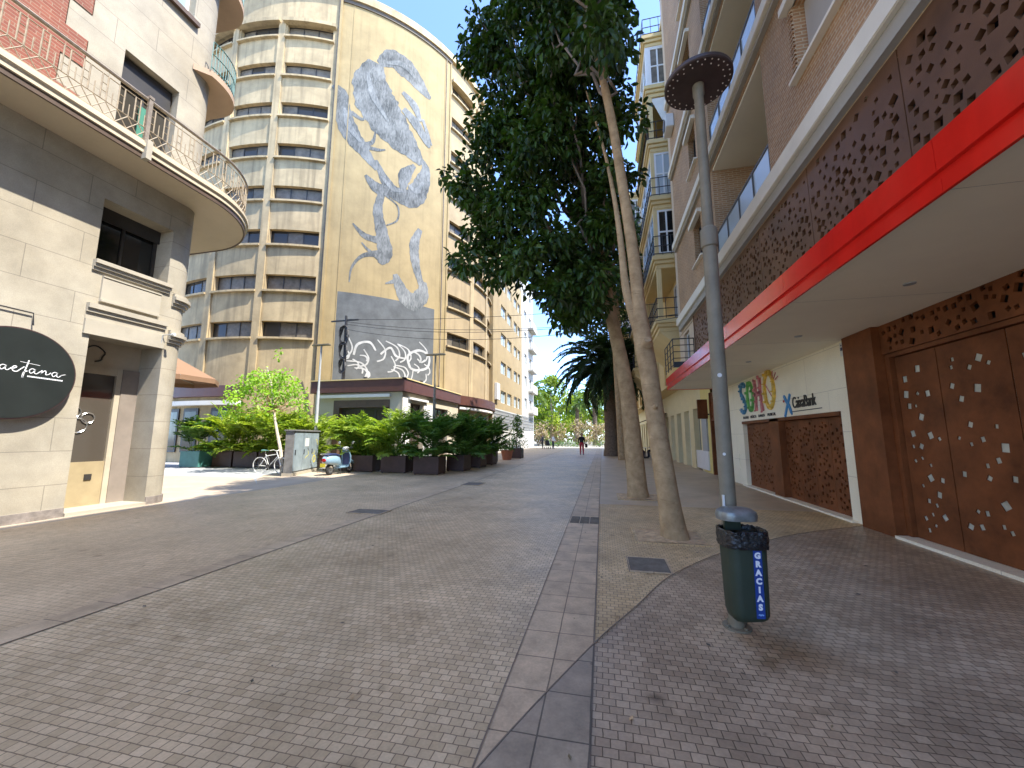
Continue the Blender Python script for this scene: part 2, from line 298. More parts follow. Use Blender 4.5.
class MB:
    def __init__(s):
        s.v = []; s.f = []; s.uv = []; s.mi = []; s.tint = None
    def face(s, pts, uvs=None, m=0):
        i = len(s.v); s.v += [tuple(p) for p in pts]
        s.f.append(tuple(range(i, i+len(pts)))); s.uv.append(uvs); s.mi.append(m)
    def add(s, verts, faces, m=0):
        i = len(s.v); s.v += [tuple(p) for p in verts]
        for f in faces:
            s.f.append(tuple(i+k for k in f)); s.uv.append(None); s.mi.append(m)
    def box(s, x0, x1, y0, y1, z0, z1, m=0, T=None):
        vs = [(x, y, z) for z in (z0, z1) for y in (y0, y1) for x in (x0, x1)]
        if T: vs = [T(*p) for p in vs]
        s.add(vs, [(0, 2, 3, 1), (4, 5, 7, 6), (0, 1, 5, 4), (2, 6, 7, 3), (0, 4, 6, 2), (1, 3, 7, 5)], m)
    def mbox(s, mp, u0, u1, v0, v1, w0, w1, du=99, m=0):
        n = max(1, int(math.ceil((u1-u0)/du)))
        us = [u0+(u1-u0)*i/n for i in range(n+1)]
        vs = []
        for u in us:
            vs += [mp(u, v0, w0), mp(u, v1, w0), mp(u, v1, w1), mp(u, v0, w1)]
        fs = [(0, 1, 2, 3), tuple(4*n+k for k in (3, 2, 1, 0))]
        for i in range(n):
            a = 4*i
            for k in range(4):
                fs.append((a+k, a+4+k, a+4+(k+1) % 4, a+(k+1) % 4))
        s.add(vs, fs, m)
    def tube(s, pts, rad, n=8, m=0, cap=True):
        pts = [Vector(p) for p in pts]
        if not hasattr(rad, '__len__'): rad = [rad]*len(pts)
        i0 = len(s.v); up = None
        for k, p in enumerate(pts):
            d = (pts[min(k+1, len(pts)-1)]-pts[max(k-1, 0)])
            if d.length < 1e-9: d = Vector((0, 0, 1))
            d.normalize()
            if up is None:
                up = Vector((1, 0, 0)) if abs(d.x) < .8 else Vector((0, 1, 0))
            a = (up - d*up.dot(d)).normalized(); up = a
            b = d.cross(a)
            for j in range(n):
                t = 2*PI*j/n
                s.v.append(tuple(p+(a*math.cos(t)+b*math.sin(t))*rad[k]))
        for k in range(len(pts)-1):
            for j in range(n):
                a0 = i0+k*n+j; a1 = i0+k*n+(j+1) % n
                s.f.append((a0, a1, a1+n, a0+n)); s.uv.append(None); s.mi.append(m)
        if cap:
            s.f.append(tuple(i0+j for j in range(n))[::-1]); s.uv.append(None); s.mi.append(m)
            s.f.append(tuple(i0+(len(pts)-1)*n+j for j in range(n))); s.uv.append(None); s.mi.append(m)
    def bar(s, a, b, r, n=6, m=0): s.tube([a, b], r, n, m)
    def lathe(s, prof, c=(0, 0, 0), n=24, m=0, T=None, sx=1, sy=1):
        i0 = len(s.v)
        for (r, z) in prof:
            for j in range(n):
                t = 2*PI*j/n
                p = (c[0]+r*math.cos(t)*sx, c[1]+r*math.sin(t)*sy, c[2]+z)
                s.v.append(tuple(T(*p)) if T else p)
        for k in range(len(prof)-1):
            for j in range(n):
                a0 = i0+k*n+j; a1 = i0+k*n+(j+1) % n
                s.f.append((a0, a1, a1+n, a0+n)); s.uv.append(None); s.mi.append(m)
        for k, rev in ((0, True), (len(prof)-1, False)):
            if prof[k][0] > 1e-6:
                r = [i0+k*n+j for j in range(n)]
                s.f.append(tuple(r[::-1] if rev else r)); s.uv.append(None); s.mi.append(m)
    def prism(s, poly, mp, w0, w1, m=0):
        """outline (list of 2-D points) pushed from w0 to w1 through mp(u, v, w)"""
        n = len(poly)
        a = [mp(u, v, w0) for u, v in poly]; b = [mp(u, v, w1) for u, v in poly]
        tris = geometry.tessellate_polygon([[Vector((u, v, 0)) for u, v in poly]])
        s.add(a+b, [tuple(t) for t in tris]+[tuple(n+i for i in t[::-1]) for t in tris]+[(i, (i+1) % n, n+(i+1) % n, n+i) for i in range(n)], m)
    def wall(s, mp, u0, u1, v0, v1, holes=(), depth=.2, du=99, m=0, mr=None):
        """sheet of wall with rectangular openings and their reveals, UV in metres"""
        us = {u0, u1}; vs = {v0, v1}
        for h in holes:
            us |= {max(u0, h[0]), min(u1, h[1])}; vs |= {max(v0, h[2]), min(v1, h[3])}
        us = sorted(us); vs = sorted(vs)
        U = [us[0]]
        for a, b in zip(us, us[1:]):
            n = max(1, int(math.ceil((b-a)/du-1e-6)))
            U += [a+(b-a)*i/n for i in range(1, n+1)]
        for a, b in zip(U, U[1:]):
            for c, d in zip(vs, vs[1:]):
                cu, cv = (a+b)/2, (c+d)/2
                if any(h[0] < cu < h[1] and h[2] < cv < h[3] for h in holes): continue
                s.face([mp(a, c, 0), mp(b, c, 0), mp(b, d, 0), mp(a, d, 0)], [(a, c), (b, c), (b, d), (a, d)], m)
        mr = m if mr is None else mr
        for h in holes:
            dp = h[4] if len(h) > 4 else depth
            UU = [u for u in U if h[0]-1e-9 <= u <= h[1]+1e-9]
            for v in (h[2], h[3]):
                for a, b in zip(UU, UU[1:]):
                    s.face([mp(a, v, 0), mp(b, v, 0), mp(b, v, -dp), mp(a, v, -dp)], [(a, 0), (b, 0), (b, dp), (a, dp)], mr)
            for u in (h[0], h[1]):
                s.face([mp(u, h[2], 0), mp(u, h[3], 0), mp(u, h[3], -dp), mp(u, h[2], -dp)], [(0, h[2]), (0, h[3]), (dp, h[3]), (dp, h[2])], mr)
    def build(s, name, mats, parent=None, smooth=False, bevel=0):
        off = root_loc(parent)
        me = bpy.data.meshes.new(name)
        V = np.array(s.v, dtype=np.float64)
        if len(V): V = V-np.array(off)
        me.from_pydata(V.tolist(), [], s.f)
        if not isinstance(mats, (list, tuple)): mats = [mats]
        for m in mats: me.materials.append(m)
        me.polygons.foreach_set('material_index', s.mi)
        uvl = me.uv_layers.new(name='UVMap')
        data = np.zeros((len(me.loops), 2)); k = 0
        for f, uv in zip(s.f, s.uv):
            if uv is None:
                P = [s.v[i] for i in f]
                a = np.subtract(P[1], P[0]); b = np.subtract(P[2], P[0]); nn = np.abs(np.cross(a, b))
                ax = int(np.argmax(nn)); i, j = [(1, 2), (0, 2), (0, 1)][ax]
                for p in P: data[k] = (p[i], p[j]); k += 1
            else:
                for q in uv: data[k] = q; k += 1
        uvl.data.foreach_set('uv', data.ravel())
        if s.tint is not None:
            at = me.attributes.new('tint', 'FLOAT', 'FACE'); at.data.foreach_set('value', np.asarray(s.tint, dtype=np.float32))
        me.update(); me.validate()
        bm = bmesh.new(); bm.from_mesh(me)
        if s.tint is None:
            bmesh.ops.remove_doubles(bm, verts=bm.verts, dist=1e-5)
            bmesh.ops.recalc_face_normals(bm, faces=bm.faces)
            if bevel:
                es = [e for e in bm.edges if len(e.link_faces) == 2 and e.calc_face_angle(0) > .6]
                bmesh.ops.bevel(bm, geom=es, offset=bevel, segments=2, affect='EDGES', clamp_overlap=True)
        if smooth:
            for f in bm.faces: f.smooth = True
        bm.to_mesh(me); bm.free()
        if smooth: me.set_sharp_from_angle(angle=R(40))
        o = bpy.data.objects.new(name, me); col.objects.link(o)
        if parent is not None: o.parent = parent
        return o

def tag(o, label=None, cat=None, group=None, kind=None):
    if label: o['label'] = label
    if cat: o['category'] = cat
    if group: o['group'] = group
    if kind: o['kind'] = kind
    return o
def thing(name, label, cat, loc=(0, 0, 0), rz=0, group=None):
    o = bpy.data.objects.new(name, None); col.objects.link(o)
    o.location = loc; o.rotation_euler = (0, 0, rz); o.empty_display_size = .1
    return tag(o, label, cat, group)
def copy_tree(o, parent=None):
    c = o.copy(); col.objects.link(c)
    if parent is not None: c.parent = parent
    for ch in list(o.children): copy_tree(ch, c)
    return c
def structure(name, mb, m, **kw):
    o = mb.build(name, m, **kw); o['kind'] = 'structure'; return o

def text_mb(txt, size, mp, w0, w1, align='CENTER', spacing=1.0, sx=1.0, font_shear=0, bold=0):
    """lettering as solid letters, laid through mp(u, v, w)"""
    cu = bpy.data.curves.new('lettering', 'FONT'); cu.body = txt; cu.size = size; cu.align_x = align; cu.space_character = spacing
    cu.shear = font_shear; cu.offset = bold; cu.resolution_u = 3
    ob = bpy.data.objects.new('lettering', cu); col.objects.link(ob)
    cu.extrude = .5
    dg = bpy.context.evaluated_depsgraph_get()
    me = bpy.data.meshes.new_from_object(ob.evaluated_get(dg))
    mb = MB()
    mb.add([mp(v.co.x*sx, v.co.y, w0+(w1-w0)*(v.co.z+.5)) for v in me.vertices], [tuple(p.vertices) for p in me.polygons])
    bpy.data.objects.remove(ob); bpy.data.curves.remove(cu); bpy.data.meshes.remove(me)
    return mb

def stroke(mb, pts, width, mp, w0, w1, m=0):
    """flat-sided painted or cut stroke along 2-D points; width may vary"""
    n = len(pts)
    if not hasattr(width, '__len__'): width = [width]*n
    Lp, Rp = [], []
    for i in range(n):
        a = pts[max(0, i-1)]; b = pts[min(n-1, i+1)]
        dx, dy = b[0]-a[0], b[1]-a[1]; l = math.hypot(dx, dy) or 1
        nx, ny = -dy/l, dx/l; h = width[i]/2
        Lp.append((pts[i][0]+nx*h, pts[i][1]+ny*h)); Rp.append((pts[i][0]-nx*h, pts[i][1]-ny*h))
    for i in range(n-1):
        q = [Lp[i], Lp[i+1], Rp[i+1], Rp[i]]
        a = [mp(u, v, w0) for u, v in q]; b = [mp(u, v, w1) for u, v in q]
        fs = [(0, 1, 2, 3), (7, 6, 5, 4), (0, 4, 5, 1), (2, 6, 7, 3)]
        if i == 0: fs.append((3, 7, 4, 0))
        if i == n-2: fs.append((1, 5, 6, 2))
        mb.add(a+b, fs, m)

def smooth_path(pts, n=6):
    """Catmull-Rom through 2-D or 3-D points"""
    out = []
    P = [pts[0]]+list(pts)+[pts[-1]]
    for i in range(1, len(P)-2):
        for k in range(n):
            t = k/n
            out.append(tuple(.5*((2*P[i][d])+(-P[i-1][d]+P[i+1][d])*t+(2*P[i-1][d]-5*P[i][d]+4*P[i+1][d]-P[i+2][d])*t*t+(-P[i-1][d]+3*P[i][d]-3*P[i+1][d]+P[i+2][d])*t**3) for d in range(len(pts[0]))))
    out.append(tuple(pts[-1]))
    return out

# window with frame, mullions and pane: parts of a building
def window(parent, mp, u0, u1, v0, v1, w, nu=2, nv=1, frame='dark_frame', glass='glass_dark', fw=.05, du=99, name='window', open_pane=None):
    f = MB(); t = .05
    f.mbox(mp, u0, u1, v0, v0+fw, w, w+t, du); f.mbox(mp, u0, u1, v1-fw, v1, w, w+t, du)
    f.mbox(mp, u0, u0+fw, v0+fw, v1-fw, w, w+t); f.mbox(mp, u1-fw, u1, v0+fw, v1-fw, w, w+t)
    for i in range(1, nu):
        u = u0+(u1-u0)*i/nu; f.mbox(mp, u-fw*.4, u+fw*.4, v0+fw, v1-fw, w+.002, w+t-.004)
    for i in range(1, nv):
        v = v0+(v1-v0)*i/nv; f.mbox(mp, u0+fw, u1-fw, v-fw*.4, v+fw*.4, w+.004, w+t-.008, du)
    fo = f.build(name, M[frame], parent)
    p = MB(); p.wall(mp, u0+.01, u1-.01, v0+.01, v1-.01, (), 0, du)
    for i in range(len(p.v)): pass
    p.v = []; p.f = []; p.uv = []; p.mi = []
    p.wall(lambda u, v, ww: mp(u, v, w+.012+ww), u0+.01, u1-.01, v0+.01, v1-.01, (), 0, du)
    p.build('pane', M[glass], fo)
    return fo

# ------------------------------------------------------------------ camera, light, sky
cam = bpy.data.cameras.new('camera'); co = bpy.data.objects.new('camera', cam); col.objects.link(co)
cam.sensor_width = 36; cam.lens = 390/1024*36; cam.clip_end = 2000; cam.clip_start = .05
co.location = (0, 0, 1.5); co.rotation_euler = (R(90+7.739), 0, R(12.880))
sc.camera = co
AZ, EL = R(-12), R(57.74)
sv = Vector((math.cos(AZ)*math.cos(EL), math.sin(AZ)*math.cos(EL), math.sin(EL)))
sl = bpy.data.lights.new('sun', 'SUN'); so = bpy.data.objects.new('sun', sl); col.objects.link(so)
sl.energy = 2.0; sl.angle = R(.5); sl.color = (1, .95, .86)
so.rotation_euler = (-sv).to_track_quat('-Z', 'Y').to_euler(); so.location = (20, -5, 40)
w = bpy.data.worlds.new('World'); sc.world = w; w.use_nodes = True
sk = w.node_tree.nodes.new('ShaderNodeTexSky'); sk.sky_type = 'NISHITA'; sk.sun_disc = False
sk.sun_elevation = EL; sk.sun_rotation = R(90)-AZ
sk.air_density = .60; sk.dust_density = .45; sk.ozone_density = 5.5
w.node_tree.links.new(sk.outputs[0], w.node_tree.nodes['Background'].inputs[0])
w.node_tree.nodes['Background'].inputs[1].default_value = .15
sc.view_settings.view_transform = 'Standard'; sc.view_settings.look = 'None'; sc.view_settings.gamma = 1
sc.view_settings.exposure = 2.56
sc.render.engine = 'CYCLES'
sc.cycles.use_denoising = True
sc.cycles.max_bounces = 8; sc.cycles.diffuse_bounces = 5; sc.cycles.sample_clamp_indirect = 6

#==SECTION ground==
def sheet(name, polys, z, m, kind='structure', uvrot=False, uo=0):
    b = MB()
    for poly in polys:
        pts = [(x, y, z) for x, y in poly]
        tris = geometry.tessellate_polygon([[Vector(p) for p in pts]])
        for t in tris:
            q = [pts[i] for i in t]
            b.face(q, [((p[1], p[0]) if uvrot else (p[0]+uo, p[1])) for p in q])
    o = b.build(name, m); o['kind'] = kind
    return o
def rect(x0, x1, y0, y1): return [(x0, y0), (x1, y0), (x1, y1), (x0, y1)]
sheet('ground', [rect(-600, 600, -200, 900)], -.03, M['ground'])
sheet('plaza', [rect(-60, 60, 55, 130)], -.012, mat('pale_plaza_paving', (.30, .275, .23), .8, .08, .5))
sheet('street_paving', [rect(-4.3, -.62, -8, 55)], 0, M['sett'])
sheet('side_paving', [[(-4.56, -8), (-4.56, 55), (-9.6, 55), (-9.6, -8)]], 0, M['sidepave'])
sheet('building_apron', [[(-9.6, -8), (-9.6, 9.6), (-12.8, 12.4), (-30, 12.4), (-30, -8)]], 0, M['tanpave'])
sheet('cross_street', [[(-9.6, 9.6), (-9.6, 30), (-60, 30), (-60, 12.4), (-12.8, 12.4)]], 0, M['crosspave'])
sheet('tan_strip', [[(-9.62, 9.5), (-9.62, 16), (-13.2, 16.2), (-13.2, 13.3), (-12.2, 12.0)]], .003, M['tanpave'])
sheet('street_paving', [rect(-9.6, -4.62, 55, 55.01)], 0, M['sidepave'])
sheet('drain_strip', [rect(-4.56, -4.30, -8, 55)], .004, M['slab'], uo=4.56)
sheet('drain_joint', [rect(-4.306, -4.30, -8, 55)], .008, M['groove'])
sheet('slab_strip', [rect(-.62, -.10, -8, 55)], .004, M['slab'], uo=.10)
sheet('slab_joint', [rect(-.104, -.096, -8, 55), rect(-.624, -.616, -8, 55)], .0085, M['groove'])
sheet('pavement', [rect(-.10, 4.6, -8, 55)], 0, M['settwarm'])
curve = smooth_path([(-.78, 1.3), (-.57, 1.98), (-.10, 3.13), (.25, 3.85), (.60, 4.6), (1.0, 5.2), (1.47, 5.78), (2.2, 6.5), (3.0, 7.2), (4.3, 8.05)], 6)
cv = [p for p in curve if p[0] > -.10]
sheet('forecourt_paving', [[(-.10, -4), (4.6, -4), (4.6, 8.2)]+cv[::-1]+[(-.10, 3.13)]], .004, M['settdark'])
cl = [p for p in curve if p[0] <= -.10]
sheet('dark_slabs', [[(-.10, -4), (-.10, 3.13)]+cl[::-1]+[(-1.2, -.5), (-1.2, -4)]], .0115, M['slabdark'], uo=.10)
jb = MB(); stroke(jb, curve, .007, lambda u, v, w_: (u, v, w_), .010, .0150)
structure('curved_joint', jb, M['groove'])
sheet('far_pavement', [rect(-.10, 4.6, 9.3, 55)], .003, mat('grey_brown_paving', (.48, .36, .225), .5, .2, 1.2, .15, 40))

# manholes, gratings, tree pits
def manhole(x0, x1, y0, y1, label, skew=0):
    b = MB(); b.box(x0, x1, y0, y1, .006, .014)
    o = thing('manhole_cover', label, 'manhole cover', ((x0+x1)/2, (y0+y1)/2, 0))
    b.build('lid', M['manhole'], o)
    f = MB(); t = .025
    f.box(x0-t, x1+t, y0-t, y0-.004, .004, .016); f.box(x0-t, x1+t, y1+.004, y1+t, .004, .016)
    f.box(x0-t, x0-.004, y0-.004, y1+.004, .004, .016); f.box(x1+.004, x1+t, y0-.004, y1+.004, .004, .016)
    f.build('lid_frame', M['slab'], o)
manhole(-4.98, -4.28+.0, 7.1, 7.5, 'dark iron manhole cover in the open middle of the street, left of the drain line')
manhole(-4.35, -3.8, 11.9, 12.6, 'small dark manhole cover farther down the street beside the potted shrubs')
manhole(.27, .70, 4.82, 5.33, 'grey rectangular manhole cover set in tan pavement in front of the forked tree')
g = thing('drain_grating', 'dark three panel drain grating across the slab strip near the trees', 'drain grating', (-.35, 7.45, 0))
for i in range(3):
    b = MB(); x0 = -.60+i*.172
    for k in range(7): b.box(x0+.01, x0+.15, 7.2+k*.075, 7.2+k*.075+.045, .006, .02)
    b.box(x0+.002, x0+.158, 7.18, 7.73, .0055, .009)
    b.build('grate_panel', M['manhole'], g)
def tree_pit(x, y, hw, hl, label):
    o = thing('tree_pit', label, 'tree pit', (x, y, 0))
    b = MB()
    n = 14; vs = []
    for j in range(n+1):
        for i in range(n+1):
            px, py = x-hw+2*hw*i/n, y-hl+2*hl*j/n
            d = math.hypot(px-x, py-y)
            vs.append((px, py, .012+.05*math.exp(-(d/.28)**2)+rng.uniform(0, .012)))
    b.add(vs, [(j*(n+1)+i, j*(n+1)+i+1, (j+1)*(n+1)+i+1, (j+1)*(n+1)+i) for j in range(n) for i in range(n)])
    b.build('soil', M['treesoil'], o, smooth=True)
    f = MB(); t = .05
    f.box(x-hw-t, x+hw+t, y-hl-t, y-hl, .0, .016); f.box(x-hw-t, x+hw+t, y+hl, y+hl+t, 0, .022)
    f.box(x-hw-t, x-hw, y-hl, y+hl, 0, .016); f.box(x+hw, x+hw+t, y-hl, y+hl, 0, .016)
    f.build('edging', M['settwarm'], o)
tree_pit(.93, 6.52, .46, .40, 'square earth pit around the foot of the forked tree')
tree_pit(.90, 10.5, .52, .45, 'square earth pit around the foot of the tree behind the forked one')
# fallen leaves and specks: nobody could count them
lf = MB()
for i in range(160):
    x, y = rng.uniform(-4.2, 4.2), 1.5+rng.random()**1.6*14
    if rng.random() < .45: x = rng.gauss(.9, .8); y = rng.gauss(6.8, 1.6)
    s = rng.uniform(.008, .03); a = rng.uniform(0, 6.3)
    z = .016
    lf.face([(x+s*math.cos(a), y+s*math.sin(a), z), (x+s*.45*math.cos(a+1.6), y+s*.45*math.sin(a+1.6), z+.004), (x-s*math.cos(a), y-s*math.sin(a), z+.002), (x+s*.45*math.cos(a-1.6), y+s*.45*math.sin(a-1.6), z)], None, rng.choice([0, 0, 1, 2, 2]))
o = lf.build('litter', [M['treesoil'], M['leaf_pink'], M['manhole']]); tag(o, 'dry leaves and specks scattered on the paving', 'litter', kind='stuff')
b = MB(); s = .02
o = MB()
pts = [(-.93, 1.62), (-.86, 1.70), (-.80, 1.72), (-.84, 1.66)]

#==SECTION left==
# ------------------------------------------------------------------ left corner building
XL = -10.0
UC = 7.05; RC = .42; UA = UC+RC*PI/2
def LM(u, v, w_):
    if u <= UC: return (XL+w_, u, v)
    if u <= UA:
        a = (u-UC)/RC
        return (XL-RC+(RC+w_)*math.cos(a), UC+(RC+w_)*math.sin(a), v)
    return (XL-RC-(u-UA), UC+RC+w_, v)
lb = thing('corner_building', 'cream stone corner building with a rounded balcony and a dark round sign', 'building', (-12, 5, 0))
holesL = [(5.56, 6.92, .06, 3.57, .72), (5.48, 6.84, 5.1, 6.46, .55), (5.45, 6.58, 7.62, 10.0, .3), (5.55, 6.7, 12.2, 13.9, .3), (8.0, 9.0, 5.05, 6.5, .3), (8.0, 9.1, 7.62, 10.0, .3), (8.0, 9.1, 10.7, 12.9, .3), (2.2, 3.6, 7.62, 10.0, .3)]
b = MB(); b.wall(LM, -9, UC, .06, 17, [h for h in holesL if h[1] < 7.5], .3)
b.wall(LM, UC, UA, .06, 17, [], .3, du=.08)
b.wall(LM, UA, UA+14, .06, 17, [h for h in holesL if h[0] > UA], .3)
b.build('wall', M['stone'], lb)
b = MB(); b.face([(XL, -9, 17), (XL, UC, 17), (XL-RC, UC+RC, 17), (-26, UC+RC, 17), (-26, -9, 17)]); b.face([(XL, -9, 0), (XL, -9, 17), (-26, -9, 17), (-26, -9, 0)])
b.face([(-26, UC+RC, 0), (-26, UC+RC, 17), (-26, -9, 17), (-26, -9, 0)])
b.build('roof', M['stone_plain'], lb)
b = MB(); b.mbox(LM, -9, 5.555, 0, .17, -.1, .03); b.mbox(LM, 6.925, UC, 0, .17, -.1, .03); b.mbox(LM, UC, UA, 0, .17, -.1, .03, .08); b.mbox(LM, UA, UA+14, 0, .17, -.1, .03)
b.build('plinth', M['granite'], lb)
# side pilaster returns below the balcony and the ring mouldings of the corner column
for z0 in (3.72, 4.62):
    b = MB()
    for k, (dz, w_) in enumerate(((0, .05), (.077, .10), (.154, .15), (.231, .09))):
        b.mbox(LM, 6.98, UA+.25, z0+dz, z0+dz+.0772, -.1, w_*.9, .09)
    b.build('column_moulding', M['stone_plain'], lb)
# sill, panel, lintel stack between window and door
b = MB()
for (z0, z1, w_) in ((5.02, 5.10, .12), (4.95, 5.02, .08), (4.88, 4.95, .04), (4.08, 4.18, .10), (4.00, 4.08, .06), (3.86, 4.0, .02), (3.55, 3.86, .05)):
    b.mbox(LM, 5.44, 6.9, z0, z1, -.02, w_)
b.mbox(LM, 5.62, 6.72, 4.30, 4.78, -.01, .05)
b.mbox(LM, 5.62, 6.72, 4.26, 4.30, -.01, .08); b.mbox(LM, 5.62, 6.72, 4.78, 4.81, -.01, .065)
b.build('window_apron', M['stone_plain'], lb)
window(lb, LM, 5.48, 6.84, 5.1, 6.46, -.52, 2, 1, 'dark_frame', 'glass_black', .06)
b = MB(); b.mbox(LM, 5.48, 6.84, 6.16, 6.46, -.44, -.40); b.build('roller_box', M['dark_frame'], lb)
fo = window(lb, LM, 5.45, 6.58, 7.62, 10.0, -.28, 2, 1, 'dark_frame', 'glass_dark', .07)
b = MB(); b.mbox(LM, 5.5, 6.53, 9.4, 9.95, -.2, -.17); b.build('roller_box', M['dark_frame'], lb)
b = MB(); b.mbox(LM, 5.95, 6.2, 7.7, 9.1, -.22, -.19); b.build('shutter', mat('green_shutter', (.05, .20, .13), .5, .1), lb)
window(lb, LM, 2.2, 3.6, 7.62, 10.0, -.28, 2, 1, 'dark_frame', 'glass_dark', .07)
window(lb, LM, 5.55, 6.7, 12.2, 13.9, -.28, 2, 1, 'white_frame', 'glass_sky', .07)
b = MB(); b.mbox(LM, 5.45, 6.8, 12.08, 12.2, -.02, .1); b.build('window_sill', M['darkwood'], lb)
for h in holesL[4:7]:
    window(lb, LM, h[0], h[1], h[2], h[3], -.25, 2, 1, 'darkwood', 'glass_dark', .07, .22)
# red brick field with stone quoins
b = MB()
zz = 7.65; k = 0
while zz < 13:
    e = 4.85 if k % 2 == 0 else 4.5
    b.wall(lambda u, v, w_: LM(u, v, .015+w_), 3.9, e, zz, zz+.62, [(u0, u1, v0, v1, .03) for (u0, u1, v0, v1, d_) in []], 0)
    b.mbox(LM, e-.01, e, zz, zz+.62, 0, .015)
    zz += .62; k += 1
b.wall(lambda u, v, w_: LM(u, v, .0151+w_), -9, 3.9, 7.65, zz, [], 0)
b.build('brick_field', M['redbrick'], lb)
# balcony
NB = 22
def bal_path(off):
    P = [(-9.05-off, -9.0), (-9.05-off, 3.0), (-9.05-off, 5.4), (-9.05-off, 7.0)]
    a, c = 2.45-off, 2.2-off
    for i in range(1, NB+1):
        t = PI/2*i/NB
        P.append((-11.5+a*math.cos(t), 7.0+c*math.sin(t)))
    P.append((-13.5, 9.2-off)); return P
def wall_path():
    P = [(XL-.05, -9.0), (XL-.05, 3.0), (XL-.05, 5.4), (XL-.05, 7.0)]
    for i in range(1, NB+1):
        t = PI/2*i/NB
        P.append((-10.47+.42*math.cos(t), 7.0+.42*math.sin(t)))
    P.append((-13.5, 7.42)); return P
prof = [(.10, 7.24), (.07, 7.24), (.07, 7.33), (.02, 7.34), (.02, 7.43), (-.02, 7.46), (-.02, 7.53), (.03, 7.54), (.03, 7.60)]
slab = MB(); W = wall_path()
rings = [[(x, y, z) for (x, y) in bal_path(o_)] for o_, z in prof]
W0 = [(x, y, 7.24) for x, y in W]; W1 = [(x, y, 7.60) for x, y in W]
allr = [W0]+rings+[W1]; n = len(W)
slab.add([p for r_ in allr for p in r_], [(k*n+i, k*n+i+1, (k+1)*n+i+1, (k+1)*n+i) for k in range(len(allr)-1) for i in range(n-1)])
bs = slab.build('balcony_slab', M['soffit'], lb, smooth=True)
b = MB()
o0, o1 = bal_path(.05), bal_path(.09)
for (z0, z1) in ((7.225, 7.325),):
    vs = [(x, y, z) for (P, z) in ((o1, z0), (o0, z0), (o0, z1), (o1, z1)) for (x, y) in P]
    b.add(vs, [(k*n+i, k*n+i+1, ((k+1) % 4)*n+i+1, ((k+1) % 4)*n+i) for k in range(4) for i in range(n-1)])
b.build('slab_trim', M['darkwood'], bs)
b = MB(); b.box(-9.13, -8.98, 5.46, 5.56, 7.2, 7.62); b.build('slab_bracket', M['stone_plain'], bs)
# railing along the balcony edge
def resample(P, step):
    out = [P[0]]; acc = 0
    for (x0, y0), (x1, y1) in zip(P, P[1:]):
        L_ = math.hypot(x1-x0, y1-y0); d = step-acc
        while d <= L_:
            out.append((x0+(x1-x0)*d/L_, y0+(y1-y0)*d/L_)); d += step
        acc = (acc+L_) % step
    return out
rp = resample([p for p in bal_path(.09) if True], .092)
rl = MB(); zb = 7.60
rp = [p for p in rp if p[1] > .8 or p[0] < -9.6]
def at(i, z): return (rp[i][0], rp[i][1], z)
for z, r_ in ((8.55, .022), (8.44, .010), (7.92, .010), (7.64, .012)):
    rl.tube([at(i, z) for i in range(len(rp))], r_, 6)
for i in range(len(rp)-1):
    k = i % 6
    rl.bar(at(i, 7.60), at(i, 7.64), .008, 5)
    if k in (0, 1, 3, 4): rl.bar(at(i, 7.92), at(i, 8.44), .013, 5)
    if k in (0, 3): rl.bar(at(i, 8.26), at(i+1, 8.26), .009, 5); rl.bar(at(i, 8.10), at(i+1, 8.10), .009, 5)
    if k in (2, 5): rl.bar(at(i, 7.92), at(i, 8.18), .009, 5)
    if i % 2 == 0 and i+2 < len(rp):
        rl.bar(at(i, 7.78), at(i+1, 7.91), .009, 5); rl.bar(at(i+1, 7.91), at(i+2, 7.78), .009, 5)
        rl.bar(at(i, 7.78), at(i+1, 7.65), .009, 5); rl.bar(at(i+1, 7.65), at(i+2, 7.78), .009, 5)
rail = rl.build('balcony_railing', M['railcream'], lb, smooth=True)
b = MB(); b.box(-9.17, -9.10, 5.47, 5.54, 7.6, 8.62); b.box(-9.18, -9.09, 5.46, 5.55, 8.6, 8.66); b.build('railing_post', M['iron'], rail)
b = MB(); b.tube([at(i, 8.575) for i in range(len(rp))], .03, 8); b.build('handrail', M['iron'], rail, smooth=True)
# upper rounded balconies on the corner
M['warm_soffit'] = mat('warm_soffit', (.42, .29, .19), .75, .08)
def upper_balcony(z):
    P = []; r0 = .62                                     # wraps the corner: out from the street face, round, back along the side street
    for i in range(17):
        t = R(-8)+R(98)*i/16
        P.append((-10.62+(r0+.30)*math.cos(t), 7.22+1.02*math.sin(t)))
    ring = [(-9.98, 6.80)]+P+[(-11.6, 8.20), (-11.75, 7.46)]
    W = [(-9.98, 6.80)]+[(-10.0, 7.0)]*3+[(-10.1, 7.3)]*7+[(-10.42, 7.45)]*7+[(-11.6, 7.46), (-11.75, 7.46)]
    n_ = len(ring); b = MB()
    lev = [(W, z), (ring, z), ([(x*1.0+.0, y) for x, y in ring], z+.16), (W, z+.16)]
    b.add([(x, y, zz_) for P_, zz_ in lev for x, y in P_], [(k*n_+i, k*n_+i+1, (k+1)*n_+i+1, (k+1)*n_+i) for k in range(3) for i in range(n_-1)])
    b.build('balcony_slab', M['warm_soffit'], lb)
    q = resample([(x*.985-.15, y-.04) for x, y in ring[1:-1]], .085); rl_ = MB()
    for zz_ in (z+.24, z+.62, z+.98): rl_.tube([(x, y, zz_) for x, y in q], .016, 6)
    for x, y in q: rl_.bar((x, y, z+.16), (x, y, z+.98), .010, 5)
    rl_.build('balcony_railing', M['teal'], lb, smooth=True)
upper_balcony(10.9); upper_balcony(13.9)
